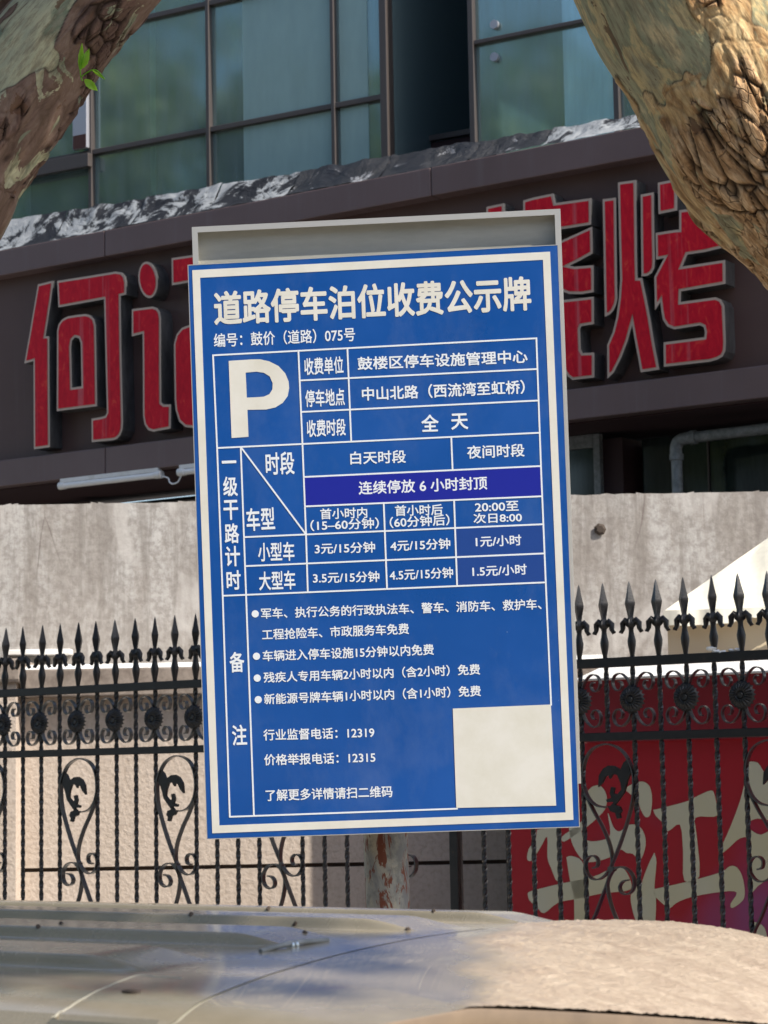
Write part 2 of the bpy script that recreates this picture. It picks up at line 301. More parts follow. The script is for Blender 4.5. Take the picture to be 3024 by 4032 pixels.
        col = m.mix(m.ramp(fk, [(.05, g3(0)), (.2, g3(1))]), smooth_c, mid); col = m.mix(m.ramp(fk, [(.6, g3(0)), (.75, g3(1))]), col, plate); pt_ = m.noise(bcn, 12, 5, .6, 1.2); col = m.mix(m.ramp(pt_, [(.60, g3(0)), (.615, g3(.9))]), col, smooth_c); col = m.mix(m.ramp(pt_, [(.36, g3(.8)), (.375, g3(0))]), col, (.13, .065, .035))
        col = m.mix(m.ramp(d, [(.38, g3(.5)), (.54, g3(0))]), col, (.14, .09, .055)); 
        vo = m.n('ShaderNodeTexVoronoi', feature='DISTANCE_TO_EDGE', ins={'Scale': 46.0}); m.l(m.mix(.035, bcn, m.n('ShaderNodeTexNoise', ins={'Scale': 40.0}).outputs['Color']), vo.inputs['Vector'])
        fine = m.mix(1, m.ramp(vo.outputs['Distance'], [(0, g3(.8)), (.05, g3(0))]), m.ramp(fk, [(.5, g3(0)), (.8, g3(1))]), 'MULTIPLY'); fine = m.mix(1, fine, m.ramp(m.noise(bcn, 11, 3), [(.45, g3(0)), (.55, g3(1))]), 'MULTIPLY')
        col = m.mix(fine, col, (.05, .028, .016)); col = m.mix(ck, col, (.02, .012, .008))
        m.col(col); p_ = m.bump(m.mix(.4, b, d), .6, .012); m.bump(m.ramp(fine, [(0, g3(1)), (1, g3(0))]), .6, .006, p_); MT['bark1' if light else 'bark0'] = m.m
    m = M('branch_bark', (.2, .17, .12), .9); MT['bark2'] = m.m
mk()

# ------------------------------------------------------------------ ground
g = MB().add([(-400, -400, 0), (400, -400, 0), (400, 400, 0), (-400, 400, 0)], [(0, 1, 2, 3)]).build('road', MT['asphalt']); tag(g, kind='structure')
AL = 35.4
FE = Plane(AL, 388, 10.3)                      # the fence line
kb = MB().box(-60, 60, -5.2, 30, 0, .13).build('pavement', MT['pave'], None, FE.mat(0, .002)); tag(kb, kind='structure')
k2 = MB().box(-60, 60, -5.36, -5.203, 0, .14).build('kerb', MT['plaster'], None, FE.mat(0, .002)); tag(k2, kind='structure')

# ------------------------------------------------------------------ shop building
BP = Plane(33.6, 1512, 15.5)      # face of the brown sign board
GP = Plane(30.2, 1512, 16.25)     # plane of the glazing above
bld = thing('shop_building', 'glass fronted building with brown signboard over its ground floor, behind the wall', 'building')
def bz(x, y, off=0): return BP.tz(x, y, off)
T0, T1 = -9.0, 9.0
z_up1 = (bz(0, 1092)[1] + bz(2588, 643)[1])/2       # lower edge of upper fascia
z_up2 = (bz(0, 992, -.12)[1] + bz(2050, 585, -.12)[1])/2
z_lo2 = (bz(0, 1828)[1] + bz(2900, 1462)[1])/2
z_lo1 = (bz(0, 1925, -.12)[1] + bz(2900, 1567, -.12)[1])/2
bm_ = BP.mat()
MB().box(T0, T1, 0, .25, z_lo2-.02, z_up1+.05).build('sign_board', MT['board'], bld, bm_)
for z0, z1, dd in ((z_up1, z_up2, .12), (z_lo1, z_lo2, .12)):
    t = T0
    for L in (4.3, 2.35, 2.9, 2.6, 5.85):
        o = MB().box(t+.004, t+L-.004, -dd, .25, z0, z1).build('fascia_panel', MT['brown'], bld, bm_); bevel(o, .006); t += L
MB().box(T0, T1, -.02, 1.2, z_lo1-.012, z_lo1-.003).build('soffit', MT['maroon'], bld, bm_)
# flaking roof membrane between the fascia and the glazing
_g0 = BP.tz(0, 874, .07); _g1 = BP.tz(2500, 449, .07)
def gtop(t): return _g0[1] + (_g1[1]-_g0[1])*(t-_g0[0])/(_g1[0]-_g0[0])
def roof_strip(xa, xb, mat, curl=.03, seed=0):
    ta = bz(xa, 900)[0]; tb = bz(xb, 700)[0]; n = 60; mbb = MB(); rows = 12
    for i in range(n+1):
        t = ta + (tb-ta)*i/n; ztp = gtop(t)
        for j in range(rows+1):
            v = j/rows; p = BP.at(t, 0); y = -.115 + v*.20
            hh = ztp - z_up2; z = z_up2 + .003 + hh*(v**1.3) + (noise.noise(Vector((t*6+seed, y*7, seed)))*.03 + noise.noise(Vector((t*17, y*20, seed)))*.014)*(.3+v)*(1 if v < 1 else .5); y += noise.noise(Vector((t*8, v*5, seed+3)))*.03*(v if v < .9 else .3) + curl*max(0, i/n-.8)*2*v
            mbb.v.append((t, y, max(z, z_up2+.001)))
    for i in range(n):
        for j in range(rows): a = i*(rows+1)+j; mbb.f.append((a, a+rows+1, a+rows+2, a+1))
    return mbb.build('roof_membrane', mat, bld, bm_, smooth=60)
for i, (xa, xb, mm) in enumerate(((-700, 235, 'flake'), (240, 545, 'flake'), (550, 845, 'flake'), (850, 1155, 'flake'), (1160, 1520, 'flakedark'), (1525, 1870, 'flakedark'), (1875, 2160, 'flakedark'), (2165, 2600, 'flake'), (2605, 3300, 'flake'))):
    roof_strip(xa, xb, MT[mm], .03, i*3.1)
for k in range(9):      # loose torn pieces in the recess
    t, z = bz(1540+k*38, 690-k*9); q = MB(); pts = [(random.uniform(-.16, .16), random.uniform(-.1, .1), random.uniform(-.03, .1)) for _ in range(9)]
    b = bmesh.new(); [b.verts.new(p) for p in pts]; bmesh.ops.convex_hull(b, input=b.verts); me = bpy.data.meshes.new('membrane_scrap'); b.to_mesh(me); b.free(); me.materials.append(MT['flakedark'])
    link('membrane_scrap', me, bld, BP.mat(t, z_up2+.12, .25+random.uniform(0, .2)))
# glazing
gm = GP.mat()
def gz(x, y, off=0): return GP.tz(x, y, off)
zb = min(gz(900, 748)[1], gz(400, 835)[1]); MB().box(T0, T1, .095, .9, z_up2-.1, z_up2+.02).build('roof_gutter', MT['flakedark'], bld, bm_); zt1 = gz(850, 512)[1]; zt2 = gz(745, 37)[1]; ztop = zt2 + 2.2
xm = [gz(x, 400)[0] for x in (-900, -300, 368, 831, 1323, 1524)]
xr = [gz(x, 300)[0] for x in (1868, 2434, 3000, 3600)]
def pane(ta, tb, za, zb_, mat=None, name='pane', off=0): return MB().box(ta+.012, tb-.012, off, off+.012, za+.012, zb_-.012).build(name, mat or MT['glass'], bld, gm)
for a, b in zip(xm[:-1], xm[1:]):
    pane(a, b, zb, zt1); pane(a, b, zt1, zt2); pane(a, b, zt2, ztop)
zr1 = gz(2090, 130)[1]
for a, b in zip(xr[:-1], xr[1:]):
    pane(a, b, zb-.1, zr1); pane(a, b, zr1, ztop)
mw_ = .032
def bar(ta, tb, za, zb_, mat='mull', name='mullion', d0=-.05, d1=.05): return bevel(MB().box(ta, tb, d0, d1, za, zb_).build(name, MT[mat], bld, gm), .004)
for x in xm[:-1]: bar(x-mw_/2, x+mw_/2, zb, ztop)
bar(xm[-1]-.03, xm[-1]+.03, zb-.1, ztop)
for x in xr: bar(x-mw_/2-.005, x+mw_/2+.005, zb-.15, ztop)
for z, t0, t1 in ((zb-.02, xm[0], xm[-1]), (zt1, xm[0], xm[-1]), (zt2, xm[0], xm[-1])): bar(t0, t1, z-.02, z+.02, name='transom', d0=-.042, d1=.042)
bar(xr[0], xr[-1], zr1-.015, zr1+.015, name='transom', d0=-.042, d1=.042); bar(xr[0], xr[-1], zb-.15, zb-.10, name='transom', d0=-.045, d1=.045)
# older aluminium window post and sill at the left
ta, tb = gz(313, 430)[0], gz(376, 430)[0]
bar(ta, tb-.02, zt1+.03, ztop, 'alu', 'window_post', -.09, -.052); bar(xm[1], tb+.01, zt1-.13, zt1-.022, 'mull', 'window_sill', -.11, -.052)
bar(ta+.005, tb-.025, zt1+.03, zt1+.14, 'rust', 'rust_patch', -.093, -.0905)
# button fixings on the right panes
for y in (100, 228):
    t, z = gz(1953, y); b = MB(); b.tube([(0, 0, 0), (0, -.03, 0)], .032, 20); b.build('glass_fixing', MT['alu'], bld, GP.mat(t, z, -.004), smooth=40)
# recess between both glazed parts
ra, rb = xm[-1]+.03, xr[0]-.03
MB().box(ra, rb, 1.5, 1.55, zb-.5, ztop).build('recess_back_wall', MT['rglass'], bld, gm)
MB().box(ra-.02, ra, .05, 1.5, zb-.5, ztop).build('recess_side_wall', MT['rglass'], bld, gm)
MB().box(rb, rb+.02, .05, 1.5, zb-.5, ztop).build('recess_side_wall', MT['rglass'], bld, gm)
MB().box(ra, rb, .6, 1.5, zb-.45, zb+.28).build('recess_parapet', MT['maroon'], bld, gm)
MB().box(ra, rb, .57, .62, zb+.29, zb+.33).build('recess_rail', MT['mull'], bld, gm)
# rooms behind the glass
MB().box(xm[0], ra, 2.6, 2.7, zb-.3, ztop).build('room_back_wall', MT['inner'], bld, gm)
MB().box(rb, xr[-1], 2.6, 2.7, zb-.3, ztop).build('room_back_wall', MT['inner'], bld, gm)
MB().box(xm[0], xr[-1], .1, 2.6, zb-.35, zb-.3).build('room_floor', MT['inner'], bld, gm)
MB().box(xm[0]-.1, xr[-1]+.1, -.06, 2.8, ztop, ztop+.6).build('floor_band', MT['brown'], bld, gm)
for k in range(8): MB().box(xm[0]+k*1.9+.02, xm[0]+(k+1)*1.9-.02, 0, .05, ztop+.61, ztop+8).build('upper_pane', MT['dglass'], bld, gm)
for x0, x1 in ((-200, 120), (590, 612)):
    a, b = gz(x0, 400, .06)[0], gz(x1, 400, .06)[0]; MB().box(a, b, .06, .065, zb, ztop-.05).build('blind', MT['blind'], bld, gm)
for x0, x1 in ((958, 1306), (1340, 1450)):  # pale sheets added over the panes, imitating the curtained brightness behind
    a, b = gz(x0, 400, -.005)[0], gz(x1, 400, -.005)[0]
    for za, zc_ in ((zb+.02, zt1-.022), (zt1+.022, zt2-.022), (zt2+.022, ztop-.05)): MB().box(a, b, -.006, -.003, za, zc_).build('curtain_tint_sheet', MT['curtain_tint'], bld, gm)
# ground floor under the board
zg = z_lo1-.05
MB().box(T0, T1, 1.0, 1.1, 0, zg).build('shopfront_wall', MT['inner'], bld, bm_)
def bt(x, off): return BP.tz(x, 1900, off)[0]
cols = [(-500, -380), (292, 350), (905, 960), (1400, 1470)]
for a, b in cols: MB().box(bt(a, .7), bt(b, .7), .7, 1.0, 0, zg-.002).build('shop_column', MT['maroon'], bld, bm_)
edges = [-480, 292, 345, 575, 905, 955, 1400]
for a, b in ((-380, 290), (352, 575), (580, 903), (962, 1398)):
    MB().box(bt(a, .8)+.01, bt(b, .8)-.01, .8, .815, .5, zg-.12).build('shop_window', MT['dglass'], bld, bm_)
    for z in (zg-.11, 1.2): MB().box(bt(a, .8), bt(b, .8), .78, .86, z, z+.05).build('window_frame', MT['mull'], bld, bm_)
MB().box(bt(2000, .45), bt(2455, .45), .45, .9, 0, zg-.003).build('shop_column', MT['maroon'], bld, bm_)
a, b = bt(2180, .44), bt(2376, .44); ztw = BP.tz(2376, 1707, .44)[1]
for q in ((a, a+.05, 1, ztw), (b-.05, b, 1, ztw), (a+.05, b-.05, ztw-.09, ztw), (a+.05, b-.05, 1, 1.06)): bevel(MB().box(q[0], q[1], .40, .448, q[2], q[3]).build('window_frame', MT['pipe'], bld, bm_), .004)
MB().box(a+.05, b-.05, .43, .436, 1.06, ztw-.09).build('shop_window', MT['dglass'], bld, bm_)
MB().box(bt(2455, .9), bt(2530, .9), .9, 1.0, 0, zg-.01).build('dark_gap', MT['inner'], bld, bm_)
for a, b in ((2530, 2792), (2796, 3180), (3184, 3700)):
    MB().box(bt(a, .6)+.004, bt(b, .6)-.004, .6, .615, .4, zg-.005).build('shop_window', MT['dglass'], bld, bm_)
MB().box(bt(2791, .6), bt(2797, .6), .585, .63, .4, zg-.005).build('window_joint', MT['mull'], bld, bm_)

# ---- red letters
def ring_pts(pts, n):       # resample closed polygon to n points
    P = [Vector(p) for p in pts]; L = [(P[(i+1) % len(P)]-P[i]).length for i in range(len(P))]; tot = sum(L); out = []
    for k in range(n):
        d = tot*k/n; i = 0
        while d > L[i]: d -= L[i]; i += 1
        out.append(P[i].lerp(P[(i+1) % len(P)], d/L[i]))
    return out
LD = .14
def stroke(letter, poly, hole=None):
    """one stroke group: return with trim + raised red face"""
    pts = [Vector(BP.tz(x, y, -LD)) for x, y in poly]; o_t = pts[0]
    area = sum(pts[i].x*pts[(i+1) % len(pts)].y-pts[(i+1) % len(pts)].x*pts[i].y for i in range(len(pts)))
    if area < 0: pts.reverse()
    b = bmesh.new()
    if hole:
        hp = [Vector(BP.tz(x, y, -LD)) for x, y in hole]
        ar = sum(hp[i].x*hp[(i+1) % len(hp)].y-hp[(i+1) % len(hp)].x*hp[i].y for i in range(len(hp)))
        if ar < 0: hp.reverse()
        A = [b.verts.new((p.x, -LD, p.y)) for p in pts]; H = [b.verts.new((p.x, -LD, p.y)) for p in hp]
        es = [b.edges.new((A[i], A[(i+1) % len(A)])) for i in range(len(A))] + [b.edges.new((H[i], H[(i+1) % len(H)])) for i in range(len(H))]
        bmesh.ops.triangle_fill(b, use_beauty=True, use_dissolve=False, edges=es)
    else:
        b.faces.new([b.verts.new((p.x, -LD, p.y)) for p in pts])
    front = list(b.faces)
    r = bmesh.ops.extrude_face_region(b, geom=front); vsx = [v for v in r['geom'] if isinstance(v, bmesh.types.BMVert)]
    bmesh.ops.translate(b, verts=vsx, vec=(0, LD-.002, 0))
    fr = [f for f in b.faces if all(abs(v.co.y+LD) < 1e-6 for v in f.verts)]
    bmesh.ops.inset_region(b, faces=fr, thickness=.017, use_even_offset=True)
    fr = [f for f in fr if f.is_valid]
    bmesh.ops.recalc_face_normals(b, faces=b.faces)
    inner = set(fr)
    # red face as its own mesh
    b2 = bmesh.new(); vm = {}
    for f in fr:
        vs2 = []
        for v in f.verts:
            if v not in vm: vm[v] = b2.verts.new((v.co.x, -LD-.004, v.co.z))
            vs2.append(vm[v])
        b2.faces.new(vs2)
    bmesh.ops.recalc_face_normals(b2, faces=b2.faces)
    me2 = bpy.data.meshes.new('face'); b2.to_mesh(me2); b2.free(); me2.materials.append(MT['red'])
    for f in b.faces: f.material_index = 1 if all(abs(v.co.y+LD) < 1e-6 for v in f.verts) else 0
    me = bpy.data.meshes.new('letter_side'); b.to_mesh(me); b.free(); me.materials.append(MT['side']); me.materials.append(MT['trim'])
    link('letter_side', me, letter, Matrix()); link('letter_face', me2, letter, Matrix())
Z3 = lambda L: [(x/1.843, 900+y/1.843) for x, y in L]
Z9 = lambda L: [(2180+x/2.0232, 680+y/2.0232) for x, y in L]
def rnd(cx, cy, rx, ry, n=20, ph=0): return [(cx+rx*cos(2*pi*k/n+ph), cy+ry*sin(2*pi*k/n+ph)) for k in range(n)]
GRP = 'red channel letters on the brown signboard'
l1 = thing('sign_letter', 'leftmost red Chinese letter 何 with silver sides on the brown signboard', 'letter', bm_, GRP)
stroke(l1, Z3([(275,405),(388,378),(370,520),(330,782),(357,782),(358,1100),(362,1585),(246,1602),(243,960),(176,980),(215,760),(245,580)]))
stroke(l1, Z3([(415,380),(640,345),(840,312),(880,318),(905,345),(915,390),(915,478),(875,488),(880,900),(892,1400),(888,1460),(872,1500),(845,1528),(815,1536),(666,1550),(664,1380),(735,1368),(765,1358),(776,1335),(765,900),(755,512),(600,540),(424,572)]))
stroke(l1, Z3([(412,1325),(413,1050),(414,745),(425,695),(450,660),(490,638),(550,628),(620,620),(655,628),(682,655),(695,705),(700,1000),(704,1288)]), Z3([(522,1155),(515,860),(522,810),(545,788),(572,795),(586,830),(592,1145)]))
l2 = thing('sign_letter', 'red Chinese letter 记 half hidden behind the left edge of the blue sign', 'letter', bm_, GRP)
stroke(l2, Z3([(1074+70*cos(a)+10*sin(a), 372+132*sin(a)) for a in [2*pi*k/26 for k in range(26)]]))
stroke(l2, Z3([(957,585),(1060,572),(1110,566),(1142,578),(1160,605),(1168,650),(1168,1000),(1170,1262),(1190,1278),(1240,1276),(1238,1450),(1112,1474),(1075,1462),(1050,1425),(1038,1360),(1037,1000),(1035,762),(957,782)]))
stroke(l2, Z3([(1245,215),(1400,192),(1640,150),(1690,165),(1706,215),(1708,840),(1430,885),(1412,910),(1412,1215),(1430,1235),(1560,1210),(1562,1100),(1700,1075),(1702,1300),(1690,1360),(1650,1395),(1410,1447),(1345,1440),(1300,1400),(1275,1320),(1268,1240),(1262,840),(1280,770),(1320,720),(1400,690),(1555,665),(1555,350),(1400,385),(1248,412)]))
l3 = thing('sign_letter', 'red Chinese letter 烧 mostly hidden behind the right edge of the blue sign', 'letter', bm_, GRP)
stroke(l3, [(2060,790),(2095,779),(2177,762),(2186,800),(2327,780),(2328,884),(2214,902),(2100,925),(2096,960),(2060,966)])
stroke(l3, [(2080,1010),(2160,975),(2214,946),(2332,892),(2334,997),(2290,1022),(2243,1046),(2262,1050),(2337,1044),(2338,1150),(2290,1158),(2240,1157),(2212,1146),(2190,1122),(2180,1080),(2176,1020),(2120,1050),(2080,1062)])
stroke(l3, [(2040,1195),(2212,1182),(2338,1168),(2339,1276),(2289,1284),(2284,1295),(2287,1376),(2295,1390),(2340,1388),(2340,1486),(2254,1496),(2236,1482),(2212,1445),(2204,1400),(2200,1310),(2150,1318),(2130,1420),(2070,1500),(2030,1500),(2030,1440),(2075,1380),(2088,1325),(2040,1332)])
stroke(l3, [(1915,815),(1985,800),(1985,1150),(2010,1300),(2030,1520),(1960,1530),(1945,1380),(1910,1500),(1870,1560),(1850,1560),(1850,1480),(1895,1350),(1912,1150)])
l4 = thing('sign_letter', 'rightmost red Chinese letter 烤 partly behind the sunlit tree trunk', 'letter', bm_, GRP)
stroke(l4, Z9([(390,212),(497,198),(500,500),(505,900),(508,1000),(498,1050),(475,1100),(445,1130),(408,1148),(402,850),(396,500)]))
stroke(l4, Z9([(512,78),(655,58),(660,350),(664,700),(668,840),(706,838),(735,980),(770,1160),(800,1350),(842,1568),(693,1590),(672,1470),(645,1330),(625,1212),(590,1340),(540,1470),(480,1590),(428,1640),(426,1372),(470,1270),(500,1150),(520,1000),(530,850),(520,450)]))
stroke(l4, Z9([(693,175),(798,155),(800,400),(806,700),(802,760),(780,800),(745,822),(700,826),(696,500)]))
stroke(l4, Z9([(830,80),(980,50),(980,300),(835,330)]))
stroke(l4, Z9([(812,480),(975,455),(1000,454),(1000,300),(1200,270),(1200,440),(1500,400),(1500,560),(1200,632),(1065,652),(1025,748),(1366,695),(1368,885),(1015,945),(1012,1030),(1290,992),(1335,1010),(1360,1060),(1372,1350),(1368,1420),(1345,1465),(1300,1490),(1245,1505),(878,1546),(876,1352),(1200,1310),(1205,1270),(1195,1230),(1165,1215),(960,1248),(905,1225),(870,1170),(858,1100),(850,1030),(808,1095),(802,830),(880,680),(815,692)]))

# ---- fluorescent tubes and cable under the board
for i, (xa, ya, xb, yb) in enumerate(((247, 1912, 625, 1866), (716, 1853, 1100, 1806))):
    p, q = BP.hit(xa, ya, -.10), BP.hit(xb, yb, -.10); z = min((p.z+q.z)/2, z_lo1-.045); p.z = q.z = z; d = (q-p).normalized()
    t = thing('tube_lamp', ('unlit white fluorescent tube under the signboard, below the letter 何', 'unlit white tube lamp under the signboard running behind the blue sign')[i], 'lamp', Matrix.Translation(p), 'tube lamps under the signboard')
    pl = q-p; MB().tube([(0, 0, 0), tuple(pl)], .024, 14).build('tube', MT['tube'], t, smooth=40)
    for e in (Vector((0, 0, 0)), pl): MB().tube([tuple(e-d*.03), tuple(e+d*.03)], .029, 14).build('end_cap', MT['white'], t, smooth=40)
    MB().box(-.01, pl.length+.01, -.02, .02, 0, .03).build('batten', MT['white'], t, Matrix.Translation((0, 0, .02)) @ Matrix.Rotation(math.atan2(pl.y, pl.x), 4, 'Z'))
pts = [BP.hit(x, y+10, -.10) for x, y in ((640, 1866), (662, 1872), (668, 1888), (680, 1895), (700, 1888), (710, 1870), (716, 1855))]
o = MB().tube(smooth_path(pts, 4), .006, 6).build('cable', MT['tube'], None, smooth=40); tag(o, 'thin white cable sagging between the two tube lamps', 'cable')
# ---- drain pipe
pp = [BP.hit(x, y, .2) for x, y in ((2668, 2150), (2664, 1800), (2662, 1765), (2672, 1738), (2692, 1728), (2730, 1722), (3080, 1680))]
pt = thing('drain_pipe', 'grey pipe with an elbow in front of the dark shop windows', 'pipe')
a = pp[0].copy(); a.z = 0; a.x, a.y = pp[1].x, pp[1].y
MB().tube([a, pp[1]], .036, 14).build('pipe_run', MT['pipe'], pt, smooth=40)
MB().tube(smooth_path(pp[1:6], 4), .040, 14).build('elbow', MT['pipe'], pt, smooth=40)
MB().tube([pp[5], pp[6]], .036, 14).build('pipe_run', MT['pipe'], pt, smooth=40)
for c, d in ((pp[1], Vector((0, 0, 1))), (pp[5], (pp[6]-pp[5]).normalized()), (pp[5].lerp(pp[6], .9), (pp[6]-pp[5]).normalized())): MB().tube([c-d*.02, c+d*.02], .046, 14).build('coupling', MT['pipe'], pt, smooth=40)

# ------------------------------------------------------------------ walls behind the fence
W1 = Plane(0, 1512, 12.7); W0 = Plane(0, 1512, 12.25)
ztw = (W1.tz(20, 1990)[1] + W1.tz(2800, 1938)[1])/2
wl = thing('concrete_wall', 'tall grey weathered concrete wall behind the iron fence', 'wall')
mb = MB(); n = 240; x0, x1 = -4.6, 5.2      # ragged top
for i in range(n):
    a = x0+(x1-x0)*i/n; b = x0+(x1-x0)*(i+1)/n
    h = [ztw + noise.noise(Vector((q*9, 3, 0)))*.008 + (random.random() < .08)*.008 for q in (a, b)]
    mb.add([(a, 0, 0), (b, 0, 0), (b, 0, h[1]), (a, 0, h[0]), (a, .2, 0), (b, .2, 0), (b, .2, h[1]), (a, .2, h[0])], [(0, 1, 2, 3), (3, 2, 6, 7), (5, 4, 7, 6)])
mb.build('wall_body', MT['concrete'], wl, W1.mat())
hx, hz = W1.tz(2362, 2085); MB().lathe([(.02, 0), (.035, .01), (.02, .02)], 7).build('chipped_hole', MT['dirt'], wl, W1.mat(hx, hz, -.003) @ Matrix.Rotation(pi/2, 4, 'X'))
sw = thing('stucco_wall', 'low beige rough stucco wall with a concrete coping behind the fence', 'wall')
zc = W0.tz(500, 2626)[1]; zg1 = W0.tz(700, 3416)[1]; xe = W0.tz(2400, 3400)[0]
zov = W0.tz(500, 2740, -.10)[1]
m0 = W0.mat()
MB().box(-4.5, xe, 0, .4, zg1+.011, zov).build('wall_body', MT['stucco'], sw, m0)
MB().box(-4.5, xe, .03, .4, zg1-.011, zg1+.011).build('groove', MT['dirt'], sw, m0)
MB().box(-4.5, xe, 0, .4, 0, zg1-.011).build('wall_body', MT['stucco'], sw, m0)
xp = W0.tz(110, 2650)[0]
x_ = xp
for L in (1.1, 1.3, 1.2, 1.0): bevel(MB().box(x_+.003, min(x_+L, xe), -.13, .42, zov, zc-.012).build('coping_slab', MT['coping'], sw, m0), .008); x_ += L
MB().add([(xp, -.128, zc-.0118), (xe, -.128, zc-.0118), (xe, -.03, zc+.018), (xp, -.03, zc+.018), (xp, .42, zc+.02), (xe, .42, zc+.02)], [(0, 1, 2, 3), (3, 2, 5, 4)]).build('coping_lit_top', MT['white'], sw, m0)  # white tone paints the sunlit upper edge of the coping
pz = W0.tz(50, 2600)[1]
pl = thing('wall_pillar', 'beige stucco pillar at the left end of the low wall', 'pillar')
MB().box(-4.5, W0.tz(62, 3000, -.16)[0], -.16, .3, 0, pz-.13).build('shaft', MT['stucco'], pl, m0)
bevel(MB().box(-4.5, xp, -.2, .34, pz-.13, pz).build('cap', MT['coping'], pl, m0), .02)
bevel(MB().box(W1.tz(30, 2570)[0], W1.tz(288, 2570)[0], -.12, -.002, W1.tz(100, 2583)[1], W1.tz(100, 2562)[1]).build('ledge_strip', MT['white'], wl, W1.mat()), .004)

# ------------------------------------------------------------------ kiosk with red hoarding, tent
KP = Plane(AL, 2600, 9.35)
ks = thing('red_kiosk', 'red printed hoarding with cream brush lettering under a white roof edge, behind the fence', 'kiosk', KP.mat())
kz = lambda x, y, off=0: KP.tz(x, y, off)
k_l = kz(2000, 3400)[0]; k_r = 3.0
zk = (kz(2290, 2672, -.12)[1]+kz(3000, 2643, -.12)[1])/2; zkt = zk + .042
zf = zk - .26
MB().box(k_l, k_r, 0, 1.0, .05, zf).build('hoarding', MT['hoard'], ks)
MB().box(kz(2290, 2700, -.04)[0], k_r, -.04, 1.0, zf, zk).build('fascia', MT['dred'], ks)  # projecting upper band, its shade put in as darker red
_a, _b = kz(2262, 2650, -.12)[0], k_r+.1; MB().add([(_a, -.12, zk), (_b, -.12, zk), (_b, .12, zkt+.02), (_a, .12, zkt+.02), (_a, 1.1, zkt+.03), (_b, 1.1, zkt+.03), (_a, -.119, zk-.006), (_b, -.119, zk-.006), (_a, 1.1, zk-.006), (_b, 1.1, zk-.006)], [(0, 1, 2, 3), (3, 2, 5, 4), (0, 6, 7, 1), (6, 8, 9, 7), (0, 3, 4, 8, 6), (1, 7, 9, 5, 2)]).build('roof_edge', MT['white'], ks)
for q in range(5):
    xx = k_l + .02 + q*.75; MB().box(xx, xx+.03, -.012, 0, .05, zf-.002).build('seam_strip', MT['hoard'], ks) if q in () else None
ZB = lambda L: [Vector(kz(1900+x/1.476, 2840+y/1.476)) for x, y in L]
glyph = [
 [(640,380),(680,372),(715,410),(724,470),(700,530),(610,612),(540,660),(475,700),(465,670),(540,615),(590,560),(590,470),(612,410)],
 [(320,630),(445,620),(450,700),(455,760),(440,930),(400,850),(380,790),(378,670),(340,730),(290,808),(262,800),(272,740),(310,690)],
 [(828,395),(870,365),(930,350),(970,375),(985,430),(985,490),(975,545),(950,557),(925,520),(900,460)],
 [(505,620),(560,600),(600,690),(700,690),(745,655),(730,535),(745,570),(765,620),(800,640),(850,603),(900,603),(935,640),(950,700),(940,760),(915,805),(875,770),(840,765),(800,745),(740,790),(660,815),(600,815),(555,770),(520,700)],
 [(265,1000),(290,985),(450,945),(640,905),(740,860),(800,845),(840,880),(868,955),(840,985),(700,1000),(560,1030),(440,1055),(360,1115),(320,1080),(275,1040)],
 [(490,790),(520,783),(580,815),(600,930),(600,1300),(540,1300),(535,1040),(510,920)],
 [(1000,765),(1012,820),(1000,960),(1010,1060),(990,1300),(930,1300),(925,980),(960,850)],
 [(880,945),(900,950),(915,1150),(890,1150),(865,1050),(868,990)],
 [(995,515),(1040,505),(1190,465),(1260,430),(1330,402),(1350,430),(1365,500),(1385,530),(1345,555),(1240,560),(1244,650),(1262,900),(1175,925),(1168,760),(1150,600),(1080,640),(1060,600),(1010,550)],
 [(1000,975),(1180,935),(1380,880),(1440,842),(1480,850),(1510,900),(1525,980),(1515,1040),(1455,1085),(1445,1060),(1480,995),(1400,990),(1220,1020),(1130,1055),(1090,1085),(1050,1060),(1000,1010)],
 [(1540,235),(1600,240),(1640,300),(1700,360),(1700,560),(1600,565),(1545,590),(1560,630),(1620,660),(1700,640),(1700,860),(1600,960),(1560,1000),(1556,940),(1560,700),(1500,680),(1440,730),(1395,765),(1390,735),(1440,620),(1500,460),(1530,330)],
 [(1575,1165),(1620,1180),(1650,1230),(1665,1400),(1575,1400),(1560,1240)]]
for p in glyph:
    pts = smooth_path([(v.x, v.y) for v in ZB(p+[p[0]])], 3)[:-1]
    MB().prism([(v.x, v.y) for v in pts], -.004, -.001).build('brush_stroke', MT['cream'], ks)
# added board, hidden behind the blue sign, only there to cast the wall's shadow
sc_ = thing('shade_board', 'added dark shade board standing out from the stucco wall left of the red kiosk', 'board')
xs_ = W0.tz(2005, 3400, -.3)[0]
MB().box(xs_, xs_+.03, -.63, -.002, .05, 3.1).build('panel', MT['inner'], sc_, m0)
MB().box(xs_-.012, xs_+.042, -.66, -.63, 0, 3.1).build('post', MT['inner'], sc_, m0)

